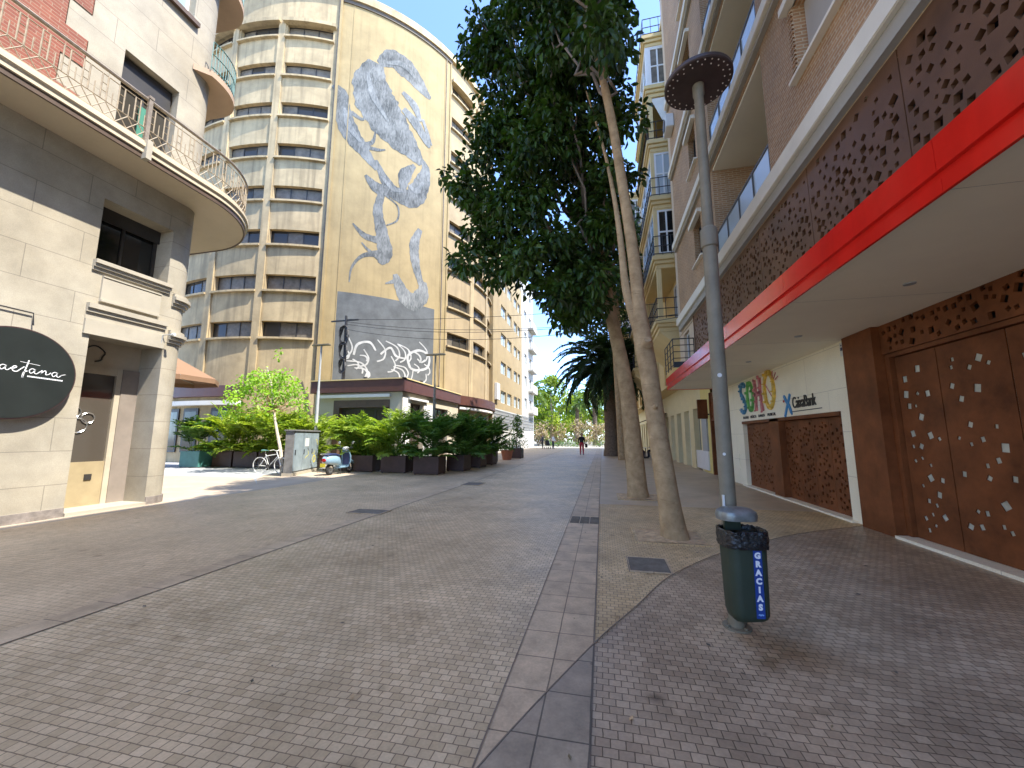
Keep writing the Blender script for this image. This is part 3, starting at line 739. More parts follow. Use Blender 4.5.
# shop door recess: glazing with a plywood base
b = MB(); b.mbox(LM, 5.565, 6.915, .0, .066, -.74, .05); b.build('door_step', M['stone_plain'], lb)
d = MB()
d.mbox(LM, 5.56, 6.92, 3.02, 3.57, -.72, -.66); d.mbox(LM, 5.56, 5.63, .06, 3.02, -.72, -.64); d.mbox(LM, 6.50, 6.60, .06, 3.02, -.72, -.64)
d.mbox(LM, 5.63, 6.50, 2.86, 3.02, -.715, -.645)
df = d.build('shop_front', mat('shop_front_frame', (.46, .40, .30), .6, .1), lb)
b = MB(); b.wall(lambda u, v, w_: LM(u, v, w_-.70), 5.63, 6.50, .9, 2.87, [], 0); b.build('pane', M['glass_shop'], df)
b = MB(); b.mbox(LM, 5.63, 6.50, .06, .98, -.71, -.67); b.build('base_panel', M['wood'], df)
b = MB(); b.mbox(LM, 6.18, 6.30, .60, .72, -.67, -.65); b.build('socket_plate', M['dark_frame'], df)
b = MB(); b.mbox(LM, 6.60, 6.92, .06, 3.02, -.72, -.62); b.build('side_panel', mat('taupe_panel', (.24, .20, .165), .6, .15), df)
b = MB()
cpts = [(6.05+.17*math.cos(t)*(1+.12*math.sin(5*t)), 3.29+.17*math.sin(t)) for t in [i*.25-1.4 for i in range(19)]]
b.tube([LM(u, v, -.645) for u, v in cpts], .014, 5)
b.build('wrought_emblem', M['black_iron'], df)
b = MB()
for (cu, cv_, rr) in ((5.86, 2.02, .13), (5.97, 1.74, .15), (6.12, 1.90, .11)):
    b.tube([LM(cu+rr*math.cos(t), cv_+rr*math.sin(t), -.685) for t in [i*PI/8 for i in range(17)]], .014, 5)
b.build('ring_ornament', M['chrome'], df)
# small bracket lamp on the lintel end
bl = thing('wall_spotlight', 'small white spotlight on an arm beside the shop door lintel', 'spotlight', (-9.93, 6.84, 3.85))
b = MB(); b.tube([(-9.97, 6.84, 3.62), (-9.93, 6.84, 3.86), (-9.78, 6.90, 3.88)], .012, 6); b.build('arm', M['greymetal'], bl)
b = MB(); b.lathe([(.0, -.05), (.03, -.045), (.035, .05), (.0, .055)], (0, 0, 0), 10, T=lambda x, y, z: (-9.74+z*.9, 6.92+x, 3.88+y)); b.build('lamp_head', M['white_paint'], bl)
# sign
sg = thing('round_sign', 'large round black sign with white handwritten lettering on the cream stone wall', 'sign', (-9.9, 4.62, 2.6))
def SG(u, v, w_): return (-9.98+w_, 4.55+u, 2.6+v)
b = MB(); nn = 56
b.prism([(.82*math.cos(2*PI*i/nn), .80*math.sin(2*PI*i/nn)) for i in range(nn)], SG, .0, .13); b.build('disc_edge', M['signrim'], sg)
b = MB(); b.prism([(.80*math.cos(2*PI*i/nn), .78*math.sin(2*PI*i/nn)) for i in range(nn)], SG, .125, .138); b.build('disc_face', M['signblack'], sg)
let = MB()
def tx(p): return (.66-(.66-p[0])*.74, .02+p[1]*.86)
def scr(pts, wd=.013): stroke(let, [tx(p) for p in smooth_path(pts, 5)], wd*.85, SG, .137, .142)
x = -.62
def la(x, y=0):   # a
    scr([(x+.10, y+.085), (x+.05, y+.095), (x+.01, y+.05), (x+.04, y+.0), (x+.09, y+.04), (x+.11, y+.09), (x+.10, y+.02), (x+.14, y+.0), (x+.19, y+.05)])
def ln(x, y=0):
    scr([(x+.0, y+.05), (x+.03, y+.09), (x+.02, y+.0), (x+.03, y+.04), (x+.08, y+.09), (x+.10, y+.06), (x+.10, y+.01), (x+.15, y+.02), (x+.19, y+.06)])
scr([(-.60, .10), (-.66, .10), (-.69, .05), (-.65, .0), (-.60, .05), (-.58, .11), (-.60, -.06), (-.66, -.15), (-.70, -.09), (-.58, .0), (-.50, .05)])
la(-.48, .02)
scr([(-.29, .05), (-.23, .075), (-.205, .10), (-.235, .115), (-.275, .075), (-.25, .015), (-.19, .01), (-.14, .06), (-.08, .12)], .015)
scr([(-.02, .26), (-.06, .05), (-.09, -.11), (-.08, .0), (-.02, .04)], .019)
scr([(-.16, .215), (-.02, .20), (.18, .18)], .007)
la(.0, -.0); ln(.20, -.005); la(.40, -.02)
scr([(.55, .0), (.60, .03), (.66, .05)], .010)
for k in range(22): let.mbox(SG, .165+k*.0215, .165+k*.0215+.016, -.050-k*.0009, -.026-k*.0009, .137, .141)
let.build('lettering', M['white'], sg)
b = MB(); stroke(b, smooth_path([(-.68, -.13), (-.65, -.15), (-.62, -.12)], 4), .03, SG, .139, .144); b.build('green_accent', mat('green_letter', (.10, .55, .25), .5), sg)
# conduit hook above the sign
cb = MB(); cb.tube([(-9.96, 3.6, 3.75), (-9.96, 4.72, 3.72), (-9.96, 4.74, 3.5)], .012, 6)
tag(cb.build('wall_conduit', M['cable']), 'thin black conduit bent along the stone wall above the round sign', 'conduit')

#==SECTION round==
# ------------------------------------------------------------------ round garage building with the mural
CX_, CY_, CRr = -23.1, 31.8, 13.3
def CM(u, v, w_):                       # u in degrees
    t = R(u); r_ = CRr+w_
    return (CX_+r_*math.cos(t), CY_+r_*math.sin(t), v)
rb = thing('round_building', 'tall round garage building of weathered concrete with ribbon windows and a grey mural', 'building', (CX_, CY_, 0))
ROWS = [7.45+2.96*k for k in range(8)]
ROOF = 32.1
baysL = [(-75.9, -63.2), (-90.6, -78.4), (-104.5, -93.2)]
baysR = [(-24.2, -12.9), (-9.9, 1.5), (4.5, 16)]
def garage_wall(u0, u1, bays, dz, name, m):
    hs = [(a, c, z+dz, z+dz+1.02, .35) for a, c in bays for z in ROWS]
    b = MB(); b.wall(CM, u0, u1, 0, ROOF, hs, .35, du=1.6); b.build(name, m, rb)
    for a, c in bays:
        for z in ROWS:
            f = window(rb, CM, a, c, z+dz, z+dz+1.02, -.3, 3, 1, 'dark_frame', 'glass_slat' if rng.random() < .55 else 'glass_dark', .05, 1.6) if False else None
            fb = MB(); U0, U1, v0, v1 = a, c, z+dz, z+dz+1.02
            du = (U1-U0)/3
            fb.mbox(CM, U0, U1, v0, v0+.05, -.3, -.25, 1.6); fb.mbox(CM, U0, U1, v1-.05, v1, -.3, -.25, 1.6)
            for i in range(4):
                uu = U0+du*i; e = .22
                fb.mbox(CM, max(U0, uu-e/2), min(U1, uu+e/2), v0+.05, v1-.05, -.3, -.25)
            fo = fb.build('window', M['dark_frame'], rb)
            for i in range(3):
                pb = MB(); g_ = rng.choice(['glass_slat', 'glass_slat', 'glass_dark'])
                pb.wall(lambda u, v, w_: CM(u, v, -.285+w_), U0+du*i+.1, U0+du*(i+1)-.1, v0+.05, v1-.05, [], 0, du=1.6)
                pb.build('pane', M[g_], fo)
            sb = MB(); sb.mbox(CM, a-.4, c+.4, z+dz-.12, z+dz, -.02, .20, 1.6); sb.build('window_sill', M['concrete'], rb)
    # hoods over the top row, ribs between the bays
    hb = MB()
    for a, c in bays: hb.mbox(CM, a-.8, c+.8, ROWS[-1]+dz+.95, ROWS[-1]+dz+1.2, -.02, .32, 1.6)
    hb.build('window_hood', M['white_paint'] if False else M['concrete'], rb)
    for (a, c), (a2, c2) in zip(bays, bays[1:]):
        lo, hi = sorted([a, c, a2, c2])[1:3]
        pb = MB(); pb.mbox(CM, lo+.3, hi-.3, 4.6, ROWS[-1]+dz+1.2, -.02, .10 if lo < -60 else .05, .8); pb.build('rib', M['concrete'], rb)
garage_wall(-140, -61.4, baysL, 0, 'wall', M['concrete'])
garage_wall(-24.9, 60, baysR, .75, 'wall', M['ochre'] if False else mat('warm_concrete', (.35, .265, .15), .85, .15, .8, .2, 18, streak=.3, grime=.25))
b = MB(); b.wall(lambda u, v, w_: CM(u, v, .06+w_), -61.4, -24.9, 0, ROOF, [], 0, du=1.2); mw = b.build('mural_wall', M['mural_ground'], rb)
b = MB(); b.mbox(CM, -61.6, -61.0, 4.6, ROOF, -.02, .22); b.mbox(CM, -25.6, -25.2, 4.6, ROOF, .0, .12); b.mbox(CM, -57.9, -57.7, 4.6, ROOF, .0, .09); b.mbox(CM, -27.9, -27.7, 4.6, ROOF, .0, .09); b.build('pilaster', M['mural_ground'], rb)
b = MB(); b.mbox(CM, -62.0, -61.65, 4.6, ROOF, 0, .1); b.mbox(CM, -27.4, -27.2, 4.6, ROOF-.6, .06, .12); b.build('downpipe', M['bark_grey'], rb)
b = MB(); b.mbox(CM, -140, 60, ROOF-.35, ROOF+.1, -.3, .25, 2); b.mbox(CM, -140, 60, ROOF+.1, ROOF+.5, -.3, .05, 2); b.build('parapet', M['concrete'], rb)
b = MB(); b.mbox(CM, -61, -25, ROOF-.62, ROOF-.36, 0, .14, 2); b.build('roof_gutter', mat('dark_gutter', (.10, .08, .06), .7), rb)
nn = 90
b = MB(); b.face([CM(-180+360*i/nn, ROOF-.1, -.1) for i in range(nn)]); b.build('roof', M['concrete'], rb)
b = MB(); b.wall(CM, 60, 220, 0, ROOF, [], 0, du=4); b.build('rear_wall', M['concrete'], rb)
# the painting: plain abstract forms of about the same size and colours (pixel-free: degrees and metres on the wall)
DM = PI*CRr/180
def PM(u, v, w_): return CM(-61.4+u/DM, v, .06+w_)        # u metres from the left edge of the painted field, v height
def paint(paths, mname, name, lift):
    if name != 'painted_scribble' and len(paths) > 1:
        for k_, p_ in enumerate(paths): paint([p_], mname, name, lift+k_*.0011)
        return
    b = MB()
    for pts, wd in paths:
        P = smooth_path([(p[0], p[1], q*(.88 if max(wd) > .3 else 1)) for p, q in zip(pts, wd)], 9)
        wob = [q*(1+.05*math.sin(i*1.9)+.04*math.sin(i*.83)) for i, (_, _, q) in enumerate(P)]
        n_ = len(P); K = 9; vs = []
        for i in range(n_):
            a_, c_ = P[max(0, i-1)], P[min(n_-1, i+1)]; dx, dy = c_[0]-a_[0], c_[1]-a_[1]; l_ = math.hypot(dx, dy) or 1
            for k in range(K):
                q = max(.06, wob[i])*(k/(K-1)-.5); vs.append(PM(P[i][0]-dy/l_*q, P[i][1]+dx/l_*q, lift))
        b.add(vs, [(i*K+k, i*K+k+1, (i+1)*K+k+1, (i+1)*K+k) for i in range(n_-1) for k in range(K-1)])
    return b.build(name, M[mname], mw)
block = MB()
block.wall(lambda u, v, w_: PM(u, v, .008+w_), .85, 7.35, 4.9, 10.6, [], 0, du=.4); block.build('painted_block', M['paint_dark'], mw)
big = [([(2.6, 27.6), (3.5, 28.4), (4.6, 28.2), (5.9, 27.3), (6.5, 27.0)], [.5, 1.7, 1.9, 1.0, .35]),
       ([(2.4, 27.6), (2.2, 26.0), (2.7, 24.4), (3.9, 22.9), (5.2, 21.9), (5.9, 21.2)], [1.1, 2.7, 3.4, 3.0, 1.7, .5])]
paint(big, 'paint_grey', 'painted_form', .010)
paint([([(4.3, 26.2), (5.2, 25.6), (5.7, 24.6)], [.35, .75, .3]), ([(4.4, 24.9), (5.3, 24.3), (6.3, 23.2), (6.5, 22.9)], [.5, .9, .6, .2]), ([(5.9, 24.9), (6.3, 24.0), (6.7, 23.2)], [.22, .3, .12]), ([(3.1, 27.9), (4.2, 28.4), (5.2, 27.9)], [.2, .5, .2]), ([(1.9, 26.6), (2.3, 25.0), (3.4, 23.4)], [.2, .5, .2])], 'paint_light', 'painted_highlight', .020)
paint([([(-.2, 24.9), (.3, 24.4), (.5, 23.0), (1.1, 21.6), (2.0, 20.5), (2.8, 19.5)], [.35, .95, 1.25, 1.35, .9, .3]), ([(1.0, 23.2), (1.7, 22.9), (1.9, 23.3)], [.35, .25, .1]), ([(1.6, 21.0), (2.4, 21.4), (2.6, 22.3)], [.45, .3, .12]), ([(1.9, 20.95), (2.8, 21.0), (3.3, 21.2)], [.4, .25, .1])], 'paint_grey', 'painted_form', .010)
paint([([(2.7, 20.2), (3.4, 18.9), (4.2, 18.2), (5.3, 18.3), (5.9, 19.4), (6.3, 20.95), (5.9, 21.7)], [.25, .8, 1.2, 1.5, 1.45, .8, .25]), ([(4.6, 18.6), (4.7, 19.8), (5.4, 20.9)], [.4, 1.0, .3]), ([(2.1, 18.9), (2.9, 18.2), (4.1, 18.1)], [.2, .9, .6])], 'paint_grey', 'painted_form', .011)
paint([([(5.0, 19.2), (5.6, 19.0), (6.1, 19.9)], [.2, .45, .2]), ([(.6, 23.4), (.9, 22.2), (1.7, 21.2)], [.15, .5, .2]), ([(3.1, 19.1), (3.9, 18.5), (4.6, 18.6)], [.15, .4, .2])], 'paint_light', 'painted_highlight', .021)
paint([([(3.2, 17.9), (3.0, 16.6), (3.3, 15.2), (3.6, 13.7), (3.3, 12.9)], [.5, .7, .9, 1.1, .4]), ([(3.4, 14.5), (2.3, 14.6), (1.5, 15.3)], [.6, .45, .1]), ([(3.3, 13.6), (2.2, 13.2), (1.6, 12.3), (1.5, 11.3)], [.6, .28, .16, .08]), ([(3.3, 13.2), (2.5, 13.7), (2.1, 14.1)], [.4, .2, .1]), ([(3.5, 17.8), (4.3, 17.3), (4.3, 16.3), (3.6, 15.7)], [.1, .12, .12, .08])], 'paint_grey', 'painted_form', .010)
paint([([(6.0, 16.2), (5.6, 15.0), (5.7, 13.7), (6.0, 12.7), (6.4, 11.8)], [.4, .8, .75, .6, .5]), ([(6.4, 12.4), (6.3, 11.4), (5.6, 10.7), (4.9, 11.2), (4.3, 12.4)], [.5, 1.2, 1.35, 1.1, .4]), ([(4.3, 11.9), (3.7, 11.6)], [.3, .08])], 'paint_light', 'painted_form', .012)
lines = []
r2 = random.Random(3)
for i in range(24):
    x0 = .95+6.2*r2.random(); y0 = 5.1+1.5*r2.random(); a = r2.uniform(-.9, 1.1); L_ = r2.uniform(.5, 1.5)
    pts = [(min(7.25, max(.95, x0+L_*t*math.cos(a+1.6*t))), min(8.0, max(5.0, y0+L_*t*math.sin(a+1.6*t)))) for t in (0, .33, .66, 1)]
    lines.append((pts, [.09, .10, .09, .07]))
lines += [([(2.0, 6.6), (2.2, 7.3), (2.9, 7.5), (3.3, 7.0)], [.13, .15, .15, .1]), ([(5.6, 6.1), (5.4, 6.9), (6.2, 7.4), (7.0, 7.1), (6.9, 6.3), (6.1, 6.0), (5.6, 6.1)], [.16]*7), ([(6.1, 6.8), (6.4, 6.6), (6.7, 6.8)], [.1]*3), ([(3.6, 6.8), (4.2, 7.3), (4.6, 6.8), (5.2, 6.7)], [.12, .14, .14, .1])]
paint(lines, 'paint_white', 'painted_scribble', .022)
# cafe on the ground floor: box, bands, openings
cf = thing('corner_cafe', 'single storey corner cafe with a dark brown fascia built against the round building', 'cafe', (-12, 19, 0))
def FF(u, v, w_): return (u, 18.4-w_, v)         # front face
def FS(u, v, w_): return (-10.05+w_, u, v)       # street side face
b = MB(); b.wall(FF, -15.3, -10.05, 0, 3.85, [(-14.1, -10.75, .5, 3.45, .35)], .35); b.wall(FS, 18.4, 26.5, 0, 3.85, [(19.3, 20.9, .3, 3.35, .3), (22.4, 24.6, .3, 3.3, .3)], .3)
b.face([(-15.3, 18.4, 0), (-15.3, 18.4, 3.85), (-15.3, 21, 3.85), (-15.3, 21, 0)])
b.build('wall', M['cafewall'], cf)
b = MB(); b.wall(lambda u, v, w_: FS(u, v, .015+w_), 18.42, 19.25, .05, 3.6, [], 0); b.wall(lambda u, v, w_: FS(u, v, .015+w_), 20.95, 22.3, .05, 3.4, [], 0); b.build('painted_sunlit_pier', M['white_paint'], cf)  # paler sheets put the sunlit white of this street face into the colour
b = MB(); b.box(-15.45, -9.85, 18.2, 26.5, 3.86, 4.50); b.build('fascia', M['bandbrown'], cf)
b = MB(); b.box(-15.5, -9.8, 18.15, 18.35, 4.5, 4.56); b.box(-9.97, -9.8, 18.15, 26.5, 4.5, 4.56); b.build('fascia_trim', M['creambldg'], cf)
b = MB(); b.box(-15.4, -10, 18.3, 26.5, 4.50, 4.53); b.build('roof', M['concrete'], cf)
window(cf, FF, -13.75, -10.75, .5, 3.05, -.3, 3, 1, 'dark_frame', 'glass_dark', .12)
b = MB(); b.mbox(FF, -14.1, -13.75, .5, 3.45, -.32, .02); b.mbox(FF, -13.75, -10.75, 3.05, 3.45, -.3, .03); b.build('window_surround', M['darkwood'], cf)
window(cf, FS, 19.3, 20.9, .3, 3.35, -.28, 2, 1, 'darkwood', 'glass_dark', .1)
window(cf, FS, 22.4, 24.6, .3, 3.3, -.28, 2, 1, 'darkwood', 'glass_dark', .1)
b = MB(); b.mbox(FF, -14.9, -10.7, 3.58, 3.74, .02, .16); b.build('awning_cassette', M['awning_white'], cf)
b = MB(); b.mbox(FS, 19.0, 21.3, 3.5, 3.62, .02, .14); b.build('awning_cassette', M['white_paint'], cf)
for yy, xx in ((18.3, -12.2), (20.2, -9.9), (22.5, -9.9)):
    b = MB(); b.lathe([(.0, 0), (.10, .02), (.10, .1), (0, .12)], (xx, yy, 4.56), 12); b.build('roof_light', M['black_iron'], cf)
# brown band and ground-floor glazing round the rest of the base
b = MB(); b.mbox(CM, -130, -78.5, 3.86, 4.5, -.05, .35, 2); b.build('base_fascia', M['bandbrown'], rb)
b = MB(); b.mbox(CM, -24.6, 40, 3.86, 4.55, -.05, .55, 2); b.build('base_fascia', M['bandbrown'], rb)
for q_ in ((-130, -79, 3.35, 3.6), (-20, 6, 3.55, 3.7)):
    b = MB(); b.mbox(CM, *q_, 0, .5, 2); b.build('awning_cassette', M['awning_white'], rb)
for (a, c) in ((-106, -98), (-96, -91), (-87, -82)):
    fb = MB(); fb.mbox(CM, a, c, .6, 3.2, .02, .08, 2); fo = fb.build('window', M['dark_frame'], rb)
    pb = MB(); pb.wall(lambda u, v, w_: CM(u, v, .085+w_), a+.5, c-.5, .7, 3.0, [], 0, du=2); pb.build('pane', M['glass_dark'], fo)
for (a, c, mm) in ((-19, -14, 'darkwood'), (-12, -8, 'creambldg'), (-5, 4, 'dark_frame')):
    fb = MB(); fb.mbox(CM, a, c, .1, 3.2, .02, .08, 2); fo = fb.build('window', M[mm], rb)
    pb = MB(); pb.wall(lambda u, v, w_: CM(u, v, .085+w_), a+.6, c-.6, .9, 3.0, [], 0, du=2); pb.build('pane', M['glass_dark'], fo)
# utility pole and cables on the cafe roof
up_ = thing('utility_pole', 'dark crooked cable pole with a crossbar on the cafe roof before the mural', 'utility pole', (-14.3, 19.3, 4.53))
b = MB(); b.tube([(-14.3, 19.3, 4.5), (-14.27, 19.3, 6.2), (-14.33, 19.3, 8.5)], [.10, .09, .07], 8); b.build('pole', M['black_iron'], up_, smooth=True)
b = MB(); b.box(-15.3, -13.5, 19.27, 19.33, 8.18, 8.26); b.build('crossbar', M['black_iron'], up_)
b = MB()
for (cz, rr) in ((6.4, .26), (7.3, .30), (5.5, .2)):
    for k in range(5):
        b.tube([(-14.3+(rr+k*.02)*math.cos(t)*.8+.05*math.sin(3*t+k), 19.2-.02*k, cz+(rr*1.5+k*.03)*math.sin(t)) for t in [i*PI/7 for i in range(15)]], .028, 5)
b.build('cable_coil', M['cable'], up_)
def cable(a, c, sag, label, r_=.012, n=14):
    b = MB(); A, C_ = Vector(a), Vector(c)
    b.tube([A.lerp(C_, i/n)-Vector((0, 0, sag*4*(i/n)*(1-i/n))) for i in range(n+1)], r_, 5)
    tag(b.build('overhead_cable', M['cable']), label, 'cable', 'cables spanning the street')
lab = 'thin black cable crossing the street from the mural pole'
cable((-14.3, 19.3, 8.30), (2.6, 17.2, 7.2), .25, lab+', topmost')
cable((-14.3, 19.3, 8.15), (2.6, 17.6, 6.75), .55, lab+', second from the top')
cable((-14.3, 19.3, 8.0), (3.0, 15.6, 6.2), .6, lab+', third from the top')
cable((-14.3, 19.3, 7.7), (3.0, 15.3, 6.0), .75, lab+', lowest')

# ------------------------------------------------------------------ farther buildings on the left side
yb = thing('ochre_building', 'ochre rendered building with paired windows next to the round garage', 'building', (-13, 40, 0))
def OM(u, v, w_): return (-9.75+w_, u, v)
hs = []
for z in (4.9, 7.9, 10.9, 13.9, 16.9):
    for (a, c) in ((37.6, 39.8), (40.4, 42.4), (43.6, 45.3), (45.7, 47.2)): hs.append((a, c, z, z+1.25))
b = MB(); b.wall(OM, 34.6, 48.2, 4.2, 20.3, hs, .22)
b.face([(-9.75, 34.6, 0), (-9.75, 34.6, 20.3), (-20, 34.6, 20.3), (-20, 34.6, 0)]); b.face([(-9.75, 48.2, 0), (-9.75, 48.2, 20.3), (-20, 48.2, 20.3), (-20, 48.2, 0)])
b.face([(-9.75, 34.6, 20.3), (-9.75, 48.2, 20.3), (-20, 48.2, 20.3), (-20, 34.6, 20.3)])
b.build('wall', M['ochre'], yb)
for h in hs: window(yb, OM, h[0], h[1], h[2], h[3], -.2, 2, 1, 'white_frame', 'glass_sky', .08)
b = MB(); b.wall(OM, 34.6, 48.2, 0, 4.2, [], 0); b.build('ground_floor', M['whitewall'], yb)
b = MB()
for k in range(40): b.mbox(OM, 35+k*.33, 35+k*.33+.05, 2.4, 4.1, .02, .06)
for k in range(6): b.mbox(OM, 35, 48, 2.4+k*.33, 2.44+k*.33, .021, .058)
b.build('grille', M['greymetal'], yb)
b = MB(); b.mbox(OM, 35.2, 36.2, 5.0, 6.6, .0, .3); b.build('air_conditioner', M['white_paint'], yb, bevel=.03)
wb = thing('white_building', 'white apartment building at the far left end of the street', 'building', (-13, 53, 0))
hs = [(a, a+1.6, z, z+1.4) for z in (5.2, 8.2, 11.2, 14.2, 17.2, 20.2) for a in (50.0, 53.6)]
b = MB(); b.wall(OM, 48.25, 57, 0, 23.5, hs, .25)
b.face([(-9.75, 57, 0), (-9.75, 57, 23.5), (-20, 57, 23.5), (-20, 57, 0)]); b.face([(-9.75, 48.25, 20.3), (-9.75, 48.25, 23.5), (-20, 48.25, 23.5), (-20, 48.25, 20.3)]); b.face([(-9.75, 48.25, 23.5), (-9.75, 57, 23.5), (-20, 57, 23.5), (-20, 48.25, 23.5)])
b.build('wall', M['whitewall'], wb)
for h in hs: window(wb, OM, h[0], h[1], h[2], h[3], -.2, 2, 1, 'white_frame', 'glass_sky', .1)
for z in (4.6, 7.6, 10.6, 13.6, 16.6):
    b = MB(); b.mbox(OM, 52.8, 56.5, z, z+.2, 0, .7); b.mbox(OM, 52.8, 56.5, z+.2, z+1.1, .62, .7); b.build('balcony', M['whitewall'], wb)
b = MB()
for k in range(18): b.mbox(OM, 48.5+k*.46, 48.5+k*.46+.07, 2.4, 4.2, .02, .06)
for k in range(5): b.mbox(OM, 48.5, 56.7, 2.4+k*.4, 2.45+k*.4, .021, .058)
b.build('grille', M['greymetal'], wb)

#==SECTION right==
# ------------------------------------------------------------------ right: theatre ground floor with flats above
tb = thing('theatre_building', 'brown brick building with a red edged canopy and pierced rust panels over pale stone', 'building', (5, 8, 0))
def plane(X0): return lambda u, v, w_: (X0-w_, u, v)
G0 = plane(4.35); U0_ = plane(3.1)
def panel(name, m, mp, u0, u1, v0, v1, w0, w1, centres, parent, backing=None, bw=.12):
    """sheet steel pierced by small turned squares; real holes with edges"""
    verts = [Vector(p) for p in ((u0, v0), (u1, v0), (u1, v1), (u0, v1))]
    edges = [(0, 1), (1, 2), (2, 3), (3, 0)]; loops = []
    for (cu, cv_, s, a) in centres:
        i = len(verts)
        P = [(cu+s*math.cos(a+k*PI/2)*1.0, cv_+s*math.sin(a+k*PI/2)) for k in range(4)]
        verts += [Vector(p) for p in P]; edges += [(i+k, i+(k+1) % 4) for k in range(4)]; loops.append(P)
    r_ = geometry.delaunay_2d_cdt(verts, edges, [], 2, 1e-6)
    V, F = r_[0], r_[2]
    def inhole(c):
        for (cu, cv_, s, a) in centres:
            dx, dy = c[0]-cu, c[1]-cv_
            if abs(dx) > s or abs(dy) > s: continue
            ca, sa = math.cos(-a-PI/4), math.sin(-a-PI/4)
            x, y = dx*ca-dy*sa, dx*sa+dy*ca
            if max(abs(x), abs(y)) < s*.7072: return True
        return False
    b = MB()
    fs = []
    for f in F:
        c = (sum(V[i][0] for i in f)/len(f), sum(V[i][1] for i in f)/len(f))
        if not inhole(c): fs.append(tuple(f))
    b.add([mp(p[0], p[1], w1) for p in V], fs)
    for P in loops+[[(u0, v0), (u1, v0), (u1, v1), (u0, v1)]]:
        for k in range(4):
            p, q = P[k], P[(k+1) % 4]
            b.face([mp(p[0], p[1], w1), mp(q[0], q[1], w1), mp(q[0], q[1], w0), mp(p[0], p[1], w0)])
    o = b.build(name, m, parent)
    if backing:
        bb = MB(); bb.wall(lambda u, v, w_: mp(u, v, w0-bw+w_), u0, u1, v0, v1, [], 0); bb.build('backing', backing, o)
    return o
def scatter(n, u0, u1, v0, v1, s0, s1, seed, dens=None, gap=.35):
    r_ = random.Random(seed); out = []
    tries = 0
    while len(out) < n and tries < n*60:
        tries += 1
        u, v = r_.uniform(u0, u1), r_.uniform(v0, v1)
        if dens and r_.random() > dens(u, v): continue
        s = r_.uniform(s0, s1)
        if all((u-p[0])**2+(v-p[1])**2 > ((s+p[2])*(1+gap*.4))**2 for p in out): out.append((u, v, s, PI/4+r_.gauss(0, .35)))
    return out
# pale stone wall with the two gate openings
hs = [(8.45, 13.7, .0, 1.98, .22)]
b = MB(); b.wall(G0, 8.0, 14.9, 0, 3.3, hs, .22); b.build('stone_wall', M['limestone'], tb)
b = MB(); b.mbox(G0, 11.07, 11.62, 0, 1.97, -.2, .03); b.mbox(G0, 8.46, 13.69, 1.90, 1.978, -.2, .03)
b.build('gate_frame', M['corten'], tb)
for i in range(4):
    a = 8.47+i*.65
    panel('gate_leaf', M['corten'], G0, a, a+.64, .03, 1.89, -.16, -.11, scatter(46, a+.06, a+.58, .12, 1.80, .028, .052, 20+i), tb, M['void_mixed'], .02)
for i in range(2):
    a = 11.64+i*1.02
    panel('gate_leaf', M['corten'], G0, a, a+1.01, .03, 1.89, -.16, -.11, scatter(60, a+.06, a+.95, .12, 1.80, .026, .048, 40+i), tb, M['void_mixed'], .02)
b = MB(); b.mbox(G0, 8.3, 13.8, .0, .035, -.2, .10); b.build('threshold', M['limestone'], tb)
# brown pillar, big gate
b = MB(); b.mbox(G0, 7.22, 7.998, 0, 3.3, -.3, .10); b.build('pillar', M['corten'], tb)
BG = plane(4.45)
b = MB(); b.mbox(BG, 7.12, 7.22, 0, 2.78, -.15, .06); b.mbox(BG, -6, 7.12, 2.72, 2.78, -.15, .06); b.build('gate_jamb', M['corten'], tb)
edges_ = [7.11, 6.345, 5.39, 4.4, 3.4, 2.4, 1.4]
for i in range(6):
    a, c = edges_[i+1]+.008, edges_[i]-.008
    dn = lambda u, v, a=a, c=c: .35+.65*math.exp(-((u-(a+c)/2)/(.33*(c-a)))**2)
    panel('gate_leaf', M['corten'], BG, a, c, .05, 2.71, -.012, .0, scatter(27 if i < 3 else 14, a+.12, c-.12, .18, 2.50, .032, .074, 60+i, dn, .9), tb, M['void_pale'], .003)
panel('gate_transom', M['corten'], plane(4.38), -6, 7.22, 2.785, 3.28, -.02, .02, scatter(260, -5.8, 7.12, 2.84, 3.22, .035, .07, 70), tb, M['black_void'], .05)
b = MB(); b.mbox(G0, -6, 7.2, 0, .045, -.3, .13); b.build('threshold', M['limestone'], tb)
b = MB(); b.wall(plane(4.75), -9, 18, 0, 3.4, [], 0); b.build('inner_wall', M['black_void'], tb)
# service boxes on the stone wall
b = MB(); b.mbox(G0, 14.2, 14.65, .45, .95, .0, .02); b.build('meter_hatch', M['limestone'], tb)
# dark entrance with pierced panel above, beyond the stone wall
b = MB(); b.mbox(G0, 14.92, 15.05, 0, 3.3, -.3, .02); b.mbox(G0, 17.3, 17.42, 0, 3.3, -.3, .02); b.mbox(G0, 15.05, 17.3, 2.15, 2.22, -.3, .0); b.build('entrance_frame', M['corten'], tb)
panel('entrance_panel', M['corten'], G0, 15.06, 17.29, 2.23, 3.29, -.06, -.02, scatter(70, 15.15, 17.2, 2.3, 3.2, .035, .06, 80), tb, M['black_void'], .05)
b = MB(); b.mbox(G0, 15.06, 17.29, 0, 2.15, -.30, -.25); b.build('entrance_door', M['glass_black'], tb)
b = MB(); b.mbox(G0, 15.5, 15.95, 1.75, 1.9, -.249, -.24); b.build('door_notice', M['white'], tb)
